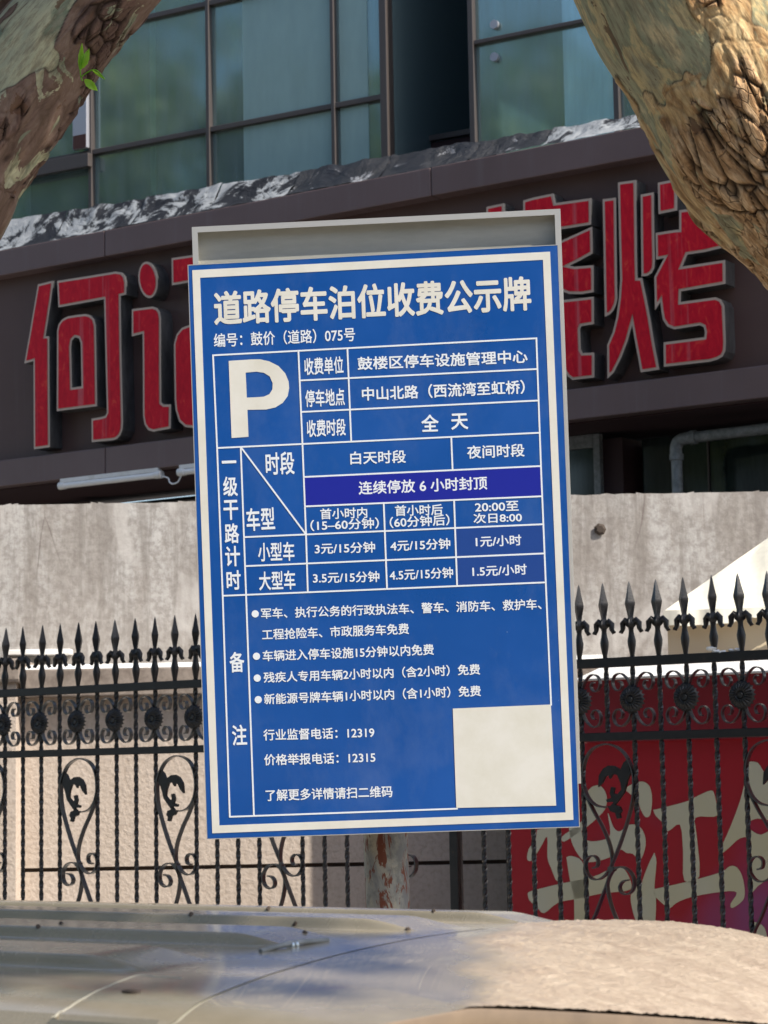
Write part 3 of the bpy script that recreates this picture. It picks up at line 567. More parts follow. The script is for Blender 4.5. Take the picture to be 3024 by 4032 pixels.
tn = thing('white_tent', 'white cloth tent roof rising to the right behind the iron spikes', 'tent')
TP = Plane(12, 2620, 10.6)
c0 = TP.tz(2612, 2408); ap = TP.tz(3560, 1640)
def tent_face():
    n, mrow = 70, 36; mb = MB(); W = ap[0]-c0[0]
    for j in range(mrow+1):
        v = j/mrow
        for i in range(n+1):
            u = i/n
            tl = c0[0]+W*v; tr = c0[0]+2*W-W*v; t = tl+(tr-tl)*u
            z = c0[1] + (ap[1]-c0[1])*(v+.10*v*(1-v)*0) ; sag = -.05*4*v*(1-v)*0
            y = .9*v + (.035*sin(t*16+v*5+2*noise.noise(Vector((t*3, v, 4))))*v*(1-v)*3 + .02*noise.noise(Vector((t*12+v*9, v*3, 8))))*(1 if 0 < u < 1 else 0) + noise.noise(Vector((t*5, v*1.2, 1)))*.04*(1-v)
            mb.v.append((t, y, z+sag))
    for j in range(mrow):
        for i in range(n): a = j*(n+1)+i; mb.f.append((a, a+1, a+n+2, a+n+1))
    return mb
tent_face().build('canopy', MT['tent'], tn, TP.mat(), smooth=80)
W_ = ap[0]-c0[0]
MB().add([(c0[0], 0, c0[1]), (c0[0], 1.9, c0[1]), (ap[0], .9, ap[1])], [(0, 1, 2)]).build('canopy_side', MT['tent'], tn, TP.mat())
hem = MB(); n = 80
for i in range(n+1):
    t = c0[0]+2*W_*i/n; yy = noise.noise(Vector((t*5, 0, 1)))*.04 - .004; d = .055+.018*sin(t*9)+.015*noise.noise(Vector((t*14, 0, 5)))
    hem.v += [(t, yy, c0[1]+.004), (t, yy-.01+.012*sin(t*40), c0[1]-d)]
for i in range(n): hem.f.append((2*i, 2*i+1, 2*i+3, 2*i+2))
hem.build('hem', MT['tent'], tn, TP.mat(), smooth=80)
tw = MB(); n = 60
for i in range(n+1):
    t = c0[0]+.01+2*W_*i/n; tw.v += [(t, .07+.02*sin(t*7), c0[1]-.01), (t, .04+.03*sin(t*11+1), c0[1]-1.0)]
for i in range(n): tw.f.append((2*i, 2*i+1, 2*i+3, 2*i+2))
tw.build('side_curtain', MT['tan'], tn, TP.mat(), smooth=80)
for t in (c0[0]+.03, c0[0]+2*W_-.05): MB().tube([(t, .12, 0), (t, .12, c0[1])], .02, 8).build('leg', MT['alu'], tn, TP.mat())
rt = thing('tied_cloth', 'bright crumpled white cloth tied on the top rail of the fence', 'cloth')
for x, y, s in ((2803, 2553, .02), (2822, 2566, .016), (2845, 2570, .018), (2880, 2560, .012), (2905, 2558, .014), (2700, 2577, .010)):
    b = bmesh.new(); bmesh.ops.create_icosphere(b, subdivisions=2, radius=s)
    for v in b.verts: v.co *= 1+.5*noise.noise(v.co*90); v.co.z *= .5
    me = bpy.data.meshes.new('fold'); b.to_mesh(me); b.free(); me.materials.append(MT['white']); link('fold', me, rt, Matrix.Translation(FE.hit(x, y, .0)))

# ------------------------------------------------------------------ iron fence
SP = .1157; ZT, ZL, TIP = 2.036, 1.753, 2.322; ZBOT = .55
def twisted_bar(z0, z1, r=.0105):
    n = int((z1-z0)/.0125); m = MB(); return m.tube([(0, 0, z0+(z1-z0)*i/n) for i in range(n+1)], r, 4, twist=.42).mesh('bar', MT['iron'])
bar_full = twisted_bar(ZBOT, ZT+.02)
bar_short = twisted_bar(ZL, ZT+.02)
sp = MB().lathe([(.009, 0), (.010, .01), (.0165, .045), (.0175, .06), (.012, .085), (.010, .10), (.012, .112)], 8)
sp.lathe([(.013, .112), (.021, .120), (.022, .132), (.014, .145), (.011, .152), (.020, .196), (.0215, .205), (.0205, .212), (.012, .245), (.006, .275), (.0012, .290)], 4)
for sx in (-1, 1):
    sp.tube([(sx*x, 0, z) for x, z in ((.006, .130), (.022, .140), (.033, .128), (.034, .108), (.040, .096), (.047, .100))], [.010, .013, .0125, .010, .008, .007], 7)
spike = sp.mesh('spike', MT['iron'], smooth=50)
cl = MB()
for sx in (-1, 1):
    for base, pth in ((0, ((.004, 1.905), (.008, 1.935), (.022, 1.968), (.050, 1.992), (.078, 1.985), (.088, 1.957), (.078, 1.933), (.060, 1.928), (.048, 1.942), (.052, 1.960), (.062, 1.962))),
                      (1, ((.004, 1.880), (.008, 1.850), (.022, 1.815), (.050, 1.792), (.078, 1.799), (.088, 1.827), (.078, 1.851), (.060, 1.856), (.048, 1.842), (.052, 1.824), (.062, 1.822)))):
        cl.ribbon([(sx*p.x, p.y) for p in smooth_path(pth, 5)], .0045, -.010, .010)
curl_me = cl.mesh('curl_scroll', MT['iron2'], smooth=50)
md = MB()
npet = 20
prof = [(.0, -.030), (.010, -.031), (.014, -.026), (.018, -.030), (.030, -.030), (.046, -.022), (.053, -.012)]
o_ = 0
for r, y in prof:
    for k in range(npet*3):
        a = 2*pi*k/(npet*3); rr = r*(1+.07*cos(npet*a)*(r > .02)); md.v.append((rr*cos(a), y+.004*cos(npet*a)*(r > .02), 1.892+rr*sin(a)))
for i in range(len(prof)-1):
    for k in range(npet*3): q = npet*3; md.f.append((i*q+k, i*q+(k+1) % q, (i+1)*q+(k+1) % q, (i+1)*q+k))
md.tube([(0, -.024, 1.892), (0, .012, 1.892)], [.046, .02], 20)
med_me = md.mesh('rosette', MT['iron'], smooth=30)
T5 = lambda L: [((x-525)*.00095, 1.753-(y-1115)*.000682) for x, y in L]
big = MB()
A_ = T5([(545,1508),(590,1495),(625,1450),(645,1370),(640,1270),(610,1195),(560,1160),(510,1160),(455,1205),(420,1290),(412,1370),(420,1470),(445,1580),(480,1700),(515,1800),(545,1870),(580,1905),(615,1905),(640,1870),(645,1820),(630,1785),(605,1778),(588,1800),(592,1835),(612,1845)])
B_ = T5([(638,1430),(600,1530),(565,1610),(535,1700),(522,1780),(528,1850),(548,1930),(575,2010),(605,2100),(640,2190),(655,2320)])
C_ = T5([(452,1910),(475,1918),(490,1945),(485,1975),(462,1988),(435,1970),(424,1930),(430,1885),(455,1848),(490,1838),(520,1860),(545,1920),(545,1975),(530,2060),(500,2150),(440,2290)])
for P_ in (A_, B_, C_):
    big.ribbon([(p.x, p.y) for p in smooth_path(P_, 5)], .0055, -.012, .012)
big.box(-.012, .012, -.014, .014, 1.753-(1862-1115)*.000682, 1.753-(1838-1115)*.000682)
zmir = 1.753-(2320-1115)*.000682      # lower half mirrors the upper one
vv = [(x, y, 2*zmir-z) for x, y, z in big.v]; big.add(vv, [f[::-1] for f in list(big.f)])
def leafpoly(L, th=.014): big2.prism(T5(L), -th/2, th/2)
def build_leaf(mir):
    global big2; big2 = MB()
    leafpoly([(432,1238),(455,1262),(470,1300),(500,1278),(525,1275),(550,1292),(570,1330),(575,1395),(555,1370),(540,1335),(525,1330),(520,1350),(505,1322),(485,1330),(472,1370),(468,1410),(490,1440),(505,1430),(500,1400),(515,1395),(522,1430),(515,1455),(540,1465),(535,1480),(505,1478),(520,1500),(535,1500),(522,1530),(500,1540),(492,1572),(476,1568),(480,1545),(470,1530),(478,1505),(500,1495),(480,1465),(455,1425),(445,1380),(435,1345),(422,1318),(430,1290)])
    if mir: big2.v = [(-x, y, z) for x, y, z in big2.v]
    return big2.mesh('acanthus_leaf', MT['iron'])
lf = [build_leaf(0), build_leaf(1)]
bigR = MB(); bigR.v = [(-x, y, z) for x, y, z in big.v]; bigR.f = [f[::-1] for f in big.f]
bs = [big.mesh('heart_scroll', MT['iron2'], smooth=50), bigR.mesh('heart_scroll', MT['iron2'], smooth=50)]
def fence(label, t_first, k0, k1, medal, scr, mir, tpost):
    fn = thing('iron_fence', label, 'fence', FE.mat(), 'black iron fence panels with spikes')
    ta, tb = t_first+SP*k0-SP*.6, t_first+SP*k1+SP*.6
    if tpost is not None:
        if mir: ta = tpost
        else: tb = tpost
    for z, h in ((ZT, .036), (ZL, .032), (ZBOT, .036)): bevel(MB().box(ta, tb, -.018, .018, z-h/2, z+h/2).build('rail', MT['iron'], fn), .002, 1)
    for k in range(k0, k1+1):
        t = t_first+SP*k; j = random.uniform(-.004, .004); mw = Matrix.Translation((t+j, 0, 0)) @ Matrix.Rotation(random.uniform(-.006, .006), 4, 'Y')
        sc = k in scr
        b_ = link('bar', bar_short if sc else bar_full, fn, Matrix.Translation((t, 0, 0)))
        link('spike', spike, fn, Matrix.Translation((t+j, 0, ZT+.018)) @ Matrix.Rotation(random.uniform(-.03, .03), 4, 'Y') @ Matrix.Rotation(random.uniform(-.3, .3), 4, 'Z'))
        if medal(k): link('rosette', med_me, fn, Matrix.Translation((t, 0, 0))); link('curl_scroll', curl_me, fn, Matrix.Translation((t, 0, 0)))
        if sc: link('heart_scroll', bs[mir], fn, Matrix.Translation((t, 0, 0))); link('acanthus_leaf', lf[mir], fn, Matrix.Translation((t, 0, 0)))
    return fn
TL = -.585
f1 = fence('black spiked iron fence panel with rosettes at the left of the sign post', TL, -14, 19, lambda k: k % 2 == 0, set(range(-11, 20, 5)), 0, 1.90)
f2 = fence('black spiked iron fence panel at the right, in front of the red hoarding', 2.634, -5, 16, lambda k: k % 2 != 0, {-6, 0, 6, 12}, 1, 1.945)
ps = MB(); ps.box(1.902, 1.942, -.02, .02, .13, 2.12)
po = ps.build('fence_post', MT['iron'], None, FE.mat()); bevel(po, .003); tag(po, 'square black iron post between both fence panels, under the blue sign', 'post')
lw = MB().box(-8, 8, -.12, .12, .13, .5).build('low_wall', MT['coping'], None, FE.mat()); tag(lw, 'low concrete base carrying the iron fence', 'wall')

# ------------------------------------------------------------------ parking sign
# plate plane: turned about 5 degrees, leaning out of its tray
DP = 4.95
cx = ray(1515, 2140); C0 = O + cx*DP
ya, pa = radians(5.0), radians(1.3)
right = (CR*cos(ya) - fw*sin(ya)).normalized(); upv = (CU*cos(pa) + fw*sin(pa)); NP = right.cross(upv).normalized()   # towards camera
if NP.dot(fw) > 0: NP = -NP
def ph(x, y, off=0):     # pixel -> point on plate plane moved 'off' behind it
    d = ray(x, y); P = C0 - NP*off; return O + d*((P-O).dot(NP)/d.dot(NP))
def pc(off=0): return [ph(x, y, off) for x, y in ((742, 1046), (2195, 966), (2280, 3254), (817, 3302))]
K = pc(); X = ((K[1]-K[0])+(K[2]-K[3])).normalized(); Zv = NP.cross(X) ; 
if Zv.z < 0: Zv = -Zv
Zv.normalize(); Yv = -NP
PM = Matrix(((X.x, Yv.x, Zv.x, K[3].x), (X.y, Yv.y, Zv.y, K[3].y), (X.z, Yv.z, Zv.z, K[3].z), (0, 0, 0, 1))); PI_ = PM.inverted()
def loc(x, y, off=0): v = PI_ @ ph(x, y, off); return (v.x, v.z)
sg = thing('parking_sign', 'blue parking fee notice board with white Chinese text on a rusty pole', 'sign', PM)
corners = [loc(*p) for p in ((742, 1046), (2195, 966), (2280, 3254), (817, 3302))]
pw = MB().prism(corners[::-1], 0, .0035)
plate = pw.build('plate', [MT['blue']], sg); 
edge = MB()
for i in range(4):
    a, b = Vector(corners[i]), Vector(corners[(i+1) % 4]); d = (b-a).normalized(); nn = Vector((-d.y, d.x)); 
    if nn.dot(Vector((sum(c[0] for c in corners)/4, sum(c[1] for c in corners)/4))-a) > 0: nn = -nn
    q = [a+nn*.0003-d*.0003, b+nn*.0003+d*.0003, b+nn*.0018+d*.0018, a+nn*.0018-d*.0018]; edge.prism([tuple(v) for v in q], -.0003, .0036)
edge.build('plate_edge', MT['edge'], plate)
def quad(pts, mat, lvl, name):
    return MB().prism([loc(*p) for p in pts], -lvl, -lvl+.0003).build(name, MT[mat], plate)
# cream border
ou = [loc(*p) for p in ((757, 1064), (2166, 991), (2258, 3228), (836, 3281))]; inn = [loc(*p) for p in ((788, 1094), (2138, 1023), (2227, 3199), (864, 3250))]
br = MB()
for i in range(4):
    j = (i+1) % 4; br.prism([ou[i], ou[j], inn[j], inn[i]], -.0006, -.0002)
br.build('border', MT['film'], plate)
quad([(1199, 1880), (2129, 1836), (2134, 1953), (1203, 1993)], 'violet', .0005, 'cell_fill')
quad([(1792, 2081), (2139, 2066), (2148, 2292), (1799, 2308)], 'navy', .0005, 'cell_fill')
quad([(1783, 2790), (2169, 2774), (2190, 3172), (1797, 3181)], 'film', .0008, 'blank_sticker')
def line(pts, wpx=6.5):
    P = [Vector(loc(*p)) for p in pts]; wd = wpx/1835/2; m = MB()
    for a, b in zip(P[:-1], P[1:]):
        d = (b-a).normalized(); nn = Vector((-d.y, d.x))*wd; e = d*wd*.9
        m.prism([tuple(a-nn-e), tuple(b-nn+e), tuple(b+nn+e), tuple(a+nn-e)], -.0005-random.random()*.0002, -.0003)
    return m.build('table_line', MT['print'], plate)
for L in ([(839,1399),(2112,1332)], [(839,1399),(855,1764),(877,2346),(905,3216)], [(905,3216),(1800,3184)], [(2112,1332),(2130,1835),(2149,2293),(2170,2775)],
          [(1175,1381),(1191,1747),(1205,2103),(1212,2328)], [(1368,1373),(1383,1738)], [(1184,1498),(2116,1453)], [(1188,1622),(2120,1577)], [(855,1764),(2126,1704)],
          [(1198,1878),(2130,1835)], [(1202,1994),(2135,1954)], [(961,2115),(2140,2064)], [(967,2229),(2144,2179)], [(877,2346),(2149,2293)],
          [(948,1761),(969,2341),(1000,3211)], [(952,1765),(1204,2103)], [(1777,1722),(1782,1848)], [(1788,1970),(1800,2306)], [(1511,1982),(1524,2319)]): line(L)
_cache = {}
def text_mesh(s, bold):
    cu = bpy.data.curves.new('txt', 'FONT'); cu.body = s; cu.fill_mode = 'BOTH'; cu.resolution_u = 3
    to = bpy.data.objects.new('txt', cu); COL.objects.link(to); dg = bpy.context.evaluated_depsgraph_get(); dg.update()
    me = bpy.data.meshes.new_from_object(to.evaluated_get(dg)); bpy.data.objects.remove(to); bpy.data.curves.remove(cu)
    V = [tuple(v.co) for v in me.vertices]; Fc = [tuple(p.vertices) for p in me.polygons]; bpy.data.meshes.remove(me); m = MB()
    for k in range(9):      # heavier weight: the outline laid over itself, each layer a hair higher
        dx, dy = (0, 0) if k == 8 else (bold*cos(pi*k/4+.39), bold*sin(pi*k/4+.39)); m.add([(x+dx, y+dy, k*.000012) for x, y, z in V], Fc)
    return m.mesh('lettering', [], fix=False)
def text(s, L, R_, h, bold=.022, mat='print', lvl=.0005):
    me = text_mesh(s, bold); me.name = 'lettering'
    a = Vector(loc(*L)); b = Vector(loc(*R_)); H = h/1835
    xs = [v.co.x for v in me.vertices]; ys = [v.co.y for v in me.vertices]; x0, x1, y0, y1 = min(xs), max(xs), min(ys), max(ys)
    d = (b-a); n_ = Vector((-d.y, d.x)).normalized()
    for v in me.vertices:
        u = (v.co.x-x0)/(x1-x0); q = ((v.co.y-y0)/(y1-y0)-.5)*H; p = a+d*u+n_*q; v.co = (p.x, -lvl-v.co.z, p.y)
    me.materials.clear(); me.materials.append(MT[mat]); me.update()
    return link('lettering', me, plate)
B2 = .021
text('道路停车泊位收费公示牌', (842,1215), (2091,1154), 138, .030, 'film')
text('编号：鼓价（道路）075号', (842,1341), (1398,1316), 57, .014)
for s, L, R_, h in (('收费单位', (1198,1444), (1352,1436), 69), ('停车地点', (1202,1570), (1357,1562), 69), ('收费时段', (1208,1688), (1361,1681), 69)): text(s, L, R_, h, .020)
text('鼓楼区停车设施管理中心', (1408,1432), (2077,1403), 53, B2)
text('中山北路（西流湾至虹桥）', (1425,1552), (2066,1523), 56, B2)
text('全', (1659,1667), (1727,1665), 68, .022); text('天', (1776,1661), (1843,1658), 64, .022)
text('时段', (1046,1827), (1159,1822), 92, .020); text('车型', (970,2047), (1082,2041), 92, .020)
for s, x, y, w_, h in (('一', 902, 1819, 57, 11), ('级', 907, 1915, 57, 80), ('干', 909, 2008, 58, 80), ('路', 913, 2100, 57, 80), ('计', 916, 2190, 59, 82), ('时', 920, 2284, 56, 78), ('备', 933, 2607, 58, 82), ('注', 943, 2894, 58, 82)):
    text(s, (x-w_/2, y+w_*.02), (x+w_/2, y-w_*.02), h, .022)
for s, L, R_, h in (('白天时段', (1379,1804), (1598,1797), 52), ('夜间时段', (1839,1781), (2065,1772), 52), ('连续停放 6 小时封顶', (1412,1922), (1918,1901), 53),
    ('首小时内', (1261,2024), (1446,2018), 44), ('（15–60分钟）', (1222,2070), (1492,2059), 45), ('首小时后', (1555,2011), (1743,2006), 44), ('（60分钟后）', (1534,2058), (1770,2046), 45),
    ('20:00至', (1870,1997), (2042,1991), 39), ('次日8:00', (1864,2042), (2055,2036), 40), ('小型车', (1016,2174), (1159,2170), 76), ('大型车', (1020,2288), (1163,2283), 76),
    ('3元/15分钟', (1239,2161), (1477,2154), 44), ('3.5元/15分钟', (1232,2276), (1494,2270), 44), ('4元/15分钟', (1537,2150), (1773,2140), 44), ('4.5元/15分钟', (1534,2265), (1784,2254), 44),
    ('1元/小时', (1873,2133), (2053,2126), 43), ('1.5元/小时', (1860,2250), (2074,2241), 43)): text(s, L, R_, h, .019)
for s, L, R_, h in (('军车、执行公务的行政执法车、警车、消防车、救护车、', (1028,2416), (2132,2378), 43), ('工程抢险车、市政服务车免费', (1032,2499), (1610,2475), 44), ('车辆进入停车设施15分钟以内免费', (1034,2583), (1708,2557), 44),
    ('残疾人专用车辆2小时以内（含2小时）免费', (1038,2668), (1890,2635), 44), ('新能源号牌车辆1小时以内（含1小时）免费', (1040,2753), (1893,2720), 44),
    ('行业监督电话：12319', (1037,2894), (1474,2883), 45), ('价格举报电话：12315', (1040,2992), (1478,2981), 45), ('了解更多详情请扫二维码', (1046,3132), (1545,3116), 46)): text(s, L, R_, h, .018)
for x, y in ((1005, 2417), (1010, 2584), (1013, 2670), (1017, 2755)):
    c = loc(x, y); MB().prism([(c[0]+.0079*cos(a), c[1]+.0079*sin(a)) for a in [2*pi*k/24 for k in range(24)]], -.0006, -.0003).build('bullet', MT['print'], plate)
# the big P
def zP(x, y): return loc(740+x/2.074, 800+y/2.074)
outer = [(333,1288),(520,1276),(590,1275),(665,1292),(740,1330),(795,1390),(822,1455),(827,1510),(815,1575),(775,1630),(715,1668),(640,1685),(486,1688),(495,1908),(357,1918),(345,1600)]
hol = [(472,1384),(560,1376),(620,1385),(668,1415),(692,1470),(690,1520),(665,1560),(620,1580),(560,1585),(481,1588)]
b = bmesh.new(); A = [b.verts.new((*[zP(*p)[0]], -.0006, zP(*p)[1])) for p in outer]; H_ = [b.verts.new((zP(*p)[0], -.0006, zP(*p)[1])) for p in hol]
def cr(pl):
    pass
es = [b.edges.new((A[i], A[(i+1) % len(A)])) for i in range(len(A))]+[b.edges.new((H_[i], H_[(i+1) % len(H_)])) for i in range(len(H_))]
bmesh.ops.triangle_fill(b, use_beauty=True, use_dissolve=False, edges=es); bmesh.ops.recalc_face_normals(b, faces=b.faces)
me = bpy.data.meshes.new('letter_p'); b.to_mesh(me); b.free(); me.materials.append(MT['film']); link('letter_p', me, plate)
# aluminium tray behind the plate
tf = [loc(x, y, .012) for x, y in ((755, 894), (2206, 822), (2288, 3085), (832, 3140))]
tr = MB(); ii = []
cxm = (sum(c[0] for c in tf)/4, sum(c[1] for c in tf)/4)
LW = .0125
e0, e1 = Vector(tf[0]), Vector(tf[1])
du = (Vector(tf[1])-Vector(tf[0])).normalized(); dv = (Vector(tf[3])-Vector(tf[0])).normalized()
q = [Vector(tf[0])+du*LW+dv*LW, Vector(tf[1])-du*LW+dv*LW, Vector(tf[2])-du*LW-dv*LW, Vector(tf[3])+du*LW-dv*LW]
fr_ = MB(); frn = []
for i in range(4):
    j = (i+1) % 4; o = MB().prism([tf[i], tf[j], tuple(q[j]), tuple(q[i])], .012, .0135).build('tray_lip', MT['edge'], sg)
for i in range(4):
    j = (i+1) % 4; a, b_ = Vector(tf[i]), Vector(tf[j]); d = (b_-a).normalized(); nn = Vector((-d.y, d.x)); 
    if nn.dot(Vector(cxm)-a) < 0: nn = -nn
    MB().prism([tuple(a), tuple(b_), tuple(b_+nn*.0015), tuple(a+nn*.0015)], .0136, .045).build('tray_side', MT['edge'], sg)
MB().prism(tf, .034, .0445).build('tray_back', MT['tray'], sg)
# pole
plx = (ph(1434, 3400, .10), ph(1610, 3400, .10)); pcn = (plx[0]+plx[1])/2; rad = (plx[1]-plx[0]).length/2
pole = MB(); topz = 2.7; hgt = [(.13+(topz-.13)*i/40) for i in range(41)]
ltop = pcn + Vector((-.05, .0, 0))
pole.tube([(pcn.x - .018*(z-1.4), pcn.y+.03+.0*z, z) for z in hgt], rad, 28)
MB().tube([tuple(sgp) for sgp in [(pcn.x-.018*(z-1.4), pcn.y+.03, z) for z in hgt]], rad, 28).build('pole', MT['pole'], sg, PM.inverted(), smooth=40)
for z in (1.75, 2.45):
    MB().tube([(pcn.x-.018*(z-1.4), pcn.y+.03, z-.02), (pcn.x-.018*(z-1.4), pcn.y+.03, z+.02)], rad+.006, 28).build('clamp', MT['tray'], sg, PM.inverted(), smooth=40)

# ------------------------------------------------------------------ plane trees
def trunk(name, ctrl, parent, mat, n_len, n_seg, amp, flake_fn, seed=0):
    """n_len: rings per control segment (list), bark pattern runs in (around, along) space"""
    C_ = [Vector((*c[0], c[1])) for c in ctrl]; pts = []; rr = []
    for i in range(len(C_)-1):
        a, b, c, d = C_[max(i-1, 0)], C_[i], C_[i+1], C_[min(i+2, len(C_)-1)]; nn = n_len[i]
        for k in range(nn):
            t = k/nn; q = .5*((2*b)+(c-a)*t+(2*a-5*b+4*c-d)*t*t+(3*b-a-3*c+d)*t**3); pts.append(q.xyz); rr.append(q.w)
    n = len(pts); me_v = []; fl = []; ckv = []; bc = []; arc = 0
    nrm = (pts[1]-pts[0]).orthogonal().normalized()
    for i, p in enumerate(pts):
        t = (pts[min(i+1, n-1)]-pts[max(i-1, 0)]).normalized(); nrm = (nrm-t*nrm.dot(t)).normalized(); bn = t.cross(nrm); r = rr[i]
        if i: arc += (p-pts[i-1]).length
        for k in range(n_seg):
            a = 2*pi*k/n_seg; d = nrm*cos(a)+bn*sin(a); q = p+d*r
            qs = Vector((r*cos(a), r*sin(a), arc*.5+seed))
            lowf = noise.noise(q*2.3+Vector((seed, 0, 0)))*.10*r + noise.noise(q*6+Vector((0, seed, 0)))*.035*r
            fk = flake_fn(q)
            w_ = Vector((noise.noise(qs*14), noise.noise(qs*14+Vector((5, 5, 5))), noise.noise(qs*14+Vector((9, 1, 2)))))
            pl_ = noise.noise(qs*6+w_*.35) + .5*noise.noise(qs*15+w_*.5+Vector((1, 0, 4))) + .2*noise.noise(qs*45)
            f0 = pl_*.8 + fk; f_ = max(0, min(1, (f0-.42)*14)); f2 = max(0, min(1, (f0-.85)*12))
            vor = noise.voronoi(Vector((qs.x*34, qs.y*34, qs.z*26)) + w_*.8, distance_metric='DISTANCE')[0]; e_ = vor[1]-vor[0]
            ck_ = max(0, 1-e_/.16)*(f_*.25+f2*.75)*(1 if noise.noise(q*7) > -.25 else .3)
            ck2 = max(0, 1-abs(f0-.44)/.045)*.8*(1 if noise.noise(qs*20) > -.1 else 0)
            h = amp*(f_*.35 + f2*.45 + .35*f_*noise.noise(qs*34) + .5*f2*noise.noise(qs*13) - ck_*.8)
            me_v.append(q+d*(lowf+h)); fl.append(f_*.5+f2*.5); ckv.append(min(1, max(ck_, ck2))); bc += [qs.x, qs.y, qs.z]
    m = MB(); m.v = [tuple(v) for v in me_v]
    for i in range(n-1):
        for k in range(n_seg): m.f.append((i*n_seg+k, i*n_seg+(k+1) % n_seg, (i+1)*n_seg+(k+1) % n_seg, (i+1)*n_seg+k))
    m.f.append(tuple(range(n_seg))[::-1]); m.f.append(tuple((n-1)*n_seg+k for k in range(n_seg)))
    me = m.mesh(name, mat, smooth=80)
    for nm, arr in (('flake', fl), ('crack', ckv)):
        at = me.attributes.new(nm, 'FLOAT', 'POINT'); at.data.foreach_set('value', arr)
    at = me.attributes.new('bc', 'FLOAT_VECTOR', 'POINT'); at.data.foreach_set('vector', bc)
    return link(name, me, parent)
def foliage(name, blobs, count, size, mat, parent):
    m = MB(); tot = sum(b[1]**2 for b in blobs)
    for c, r, sq in blobs:
        c = Vector(c); k = int(count*r*r/tot)
        for _ in range(k):
            d = Vector((random.gauss(0, 1), random.gauss(0, 1), random.gauss(0, 1))).normalized(); p = c + Vector((d.x*r, d.y*r, d.z*r*sq))*(random.random()**.45)
            if noise.noise(p*1.1) < -.12: continue
            a = Vector((random.gauss(0, 1), random.gauss(0, 1), random.gauss(0, 1)-.3)).normalized()*size*random.uniform(.6, 1.2); b_ = a.orthogonal().normalized()*size*random.uniform(.35, .6)
            b_ = Matrix.Rotation(random.random()*6.28, 3, a) @ b_; o = len(m.v)
            m.v += [tuple(p), tuple(p+a*.5+b_), tuple(p+a), tuple(p+a*.5-b_)]; m.f.append((o, o+1, o+2, o+3))
    o = m.build(name, mat, parent, fix=False); o['kind'] = 'stuff'; return o
def ap_(x, y, Y):
    d = ray(x, y); return O + d*(Y/d.y)
# right tree: thick sunlit leaning trunk
trR = thing('plane_tree', 'thick sunlit plane tree trunk with flaking orange bark at the right', 'tree', None)
YR = 5.3; s_ = YR/F
ctr = [(Vector((2.9, YR+.25, .0)), .36), (Vector((2.35, YR+.1, 1.35)), .31), (ap_(3730, 1310, YR), .225), (ap_(3445, 985, YR), .226), (ap_(3215, 735, YR), .250), (ap_(3040, 520, YR), .258), (ap_(2900, 250, YR), .258), (ap_(2740, 0, YR), .258), (ap_(2600, -280, YR), .25), (ap_(2380, -900, YR-.1), .22), (ap_(2050, -2000, YR-.3), .17), (ap_(1700, -3200, YR-.5), .11)]
def flR(q):
    # old plates stay on the lower and right part, the upper left has shed its bark
    a, b_ = Vector((.52, 0, 3.0)), Vector((.80, 0, 2.5)); d = (b_-a).normalized(); e = (q-a); s2 = Vector((e.x, 0, e.z)).dot(Vector((.80, 0, -.35)).normalized())
    return max(-.05, min(1.15, .16 + s2*2.6))
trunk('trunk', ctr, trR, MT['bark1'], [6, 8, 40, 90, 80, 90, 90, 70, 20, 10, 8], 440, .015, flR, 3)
hp_ = ap_(3002, 166, YR-.27)
# left tree
def flL(q):
    e = (Vector((q.x, 0, q.z))-Vector((EL.x, 0, EL.z))).dot(Vector((-.775, 0, .63)))
    st = lambda a, b, x: max(0, min(1, (x-a)/(b-a)))
    return .66 + .62*noise.noise(q*2.3+Vector((4, 0, 2))) + .35*noise.noise(q*5+Vector((1, 7, 2))) - .45*st(.11, .16, e) + .6*st(.235, .26, e)
trL = thing('plane_tree', 'shaded plane tree limb with mottled brown and cream bark at the upper left', 'tree', None)
YL = 5.35; EL = ap_(350, 400, YL)
ctl = [(Vector((-2.9, YL+.2, .0)), .34), (Vector((-2.55, YL+.1, 1.2)), .27), (Vector((-1.75, YL, 2.15)), .19), (ap_(-330, 960, YL), .150), (ap_(-120, 640, YL), .142), (ap_(150, 250, YL), .138), (ap_(420, -80, YL), .135), (ap_(700, -420, YL), .13), (ap_(1000, -900, YL+.1), .11), (ap_(1300, -1700, YL+.3), .08), (ap_(1500, -2600, YL+.5), .05)]
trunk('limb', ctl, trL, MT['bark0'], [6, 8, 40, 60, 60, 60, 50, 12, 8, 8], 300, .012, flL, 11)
ctl2 = [(Vector((-2.4, YL+.25, 1.5)), .17), (ap_(-900, 1150, YL+.2), .13), (ap_(-420, 560, YL+.22), .115), (ap_(-150, 130, YL+.2), .11), (ap_(20, -180, YL+.2), .105), (ap_(60, -900, YL+.2), .09), (ap_(-100, -2200, YL+.2), .06)]
trunk('limb', ctl2, trL, MT['bark0'], [6, 8, 40, 40, 40, 10], 200, .013, lambda q: .9, 19)
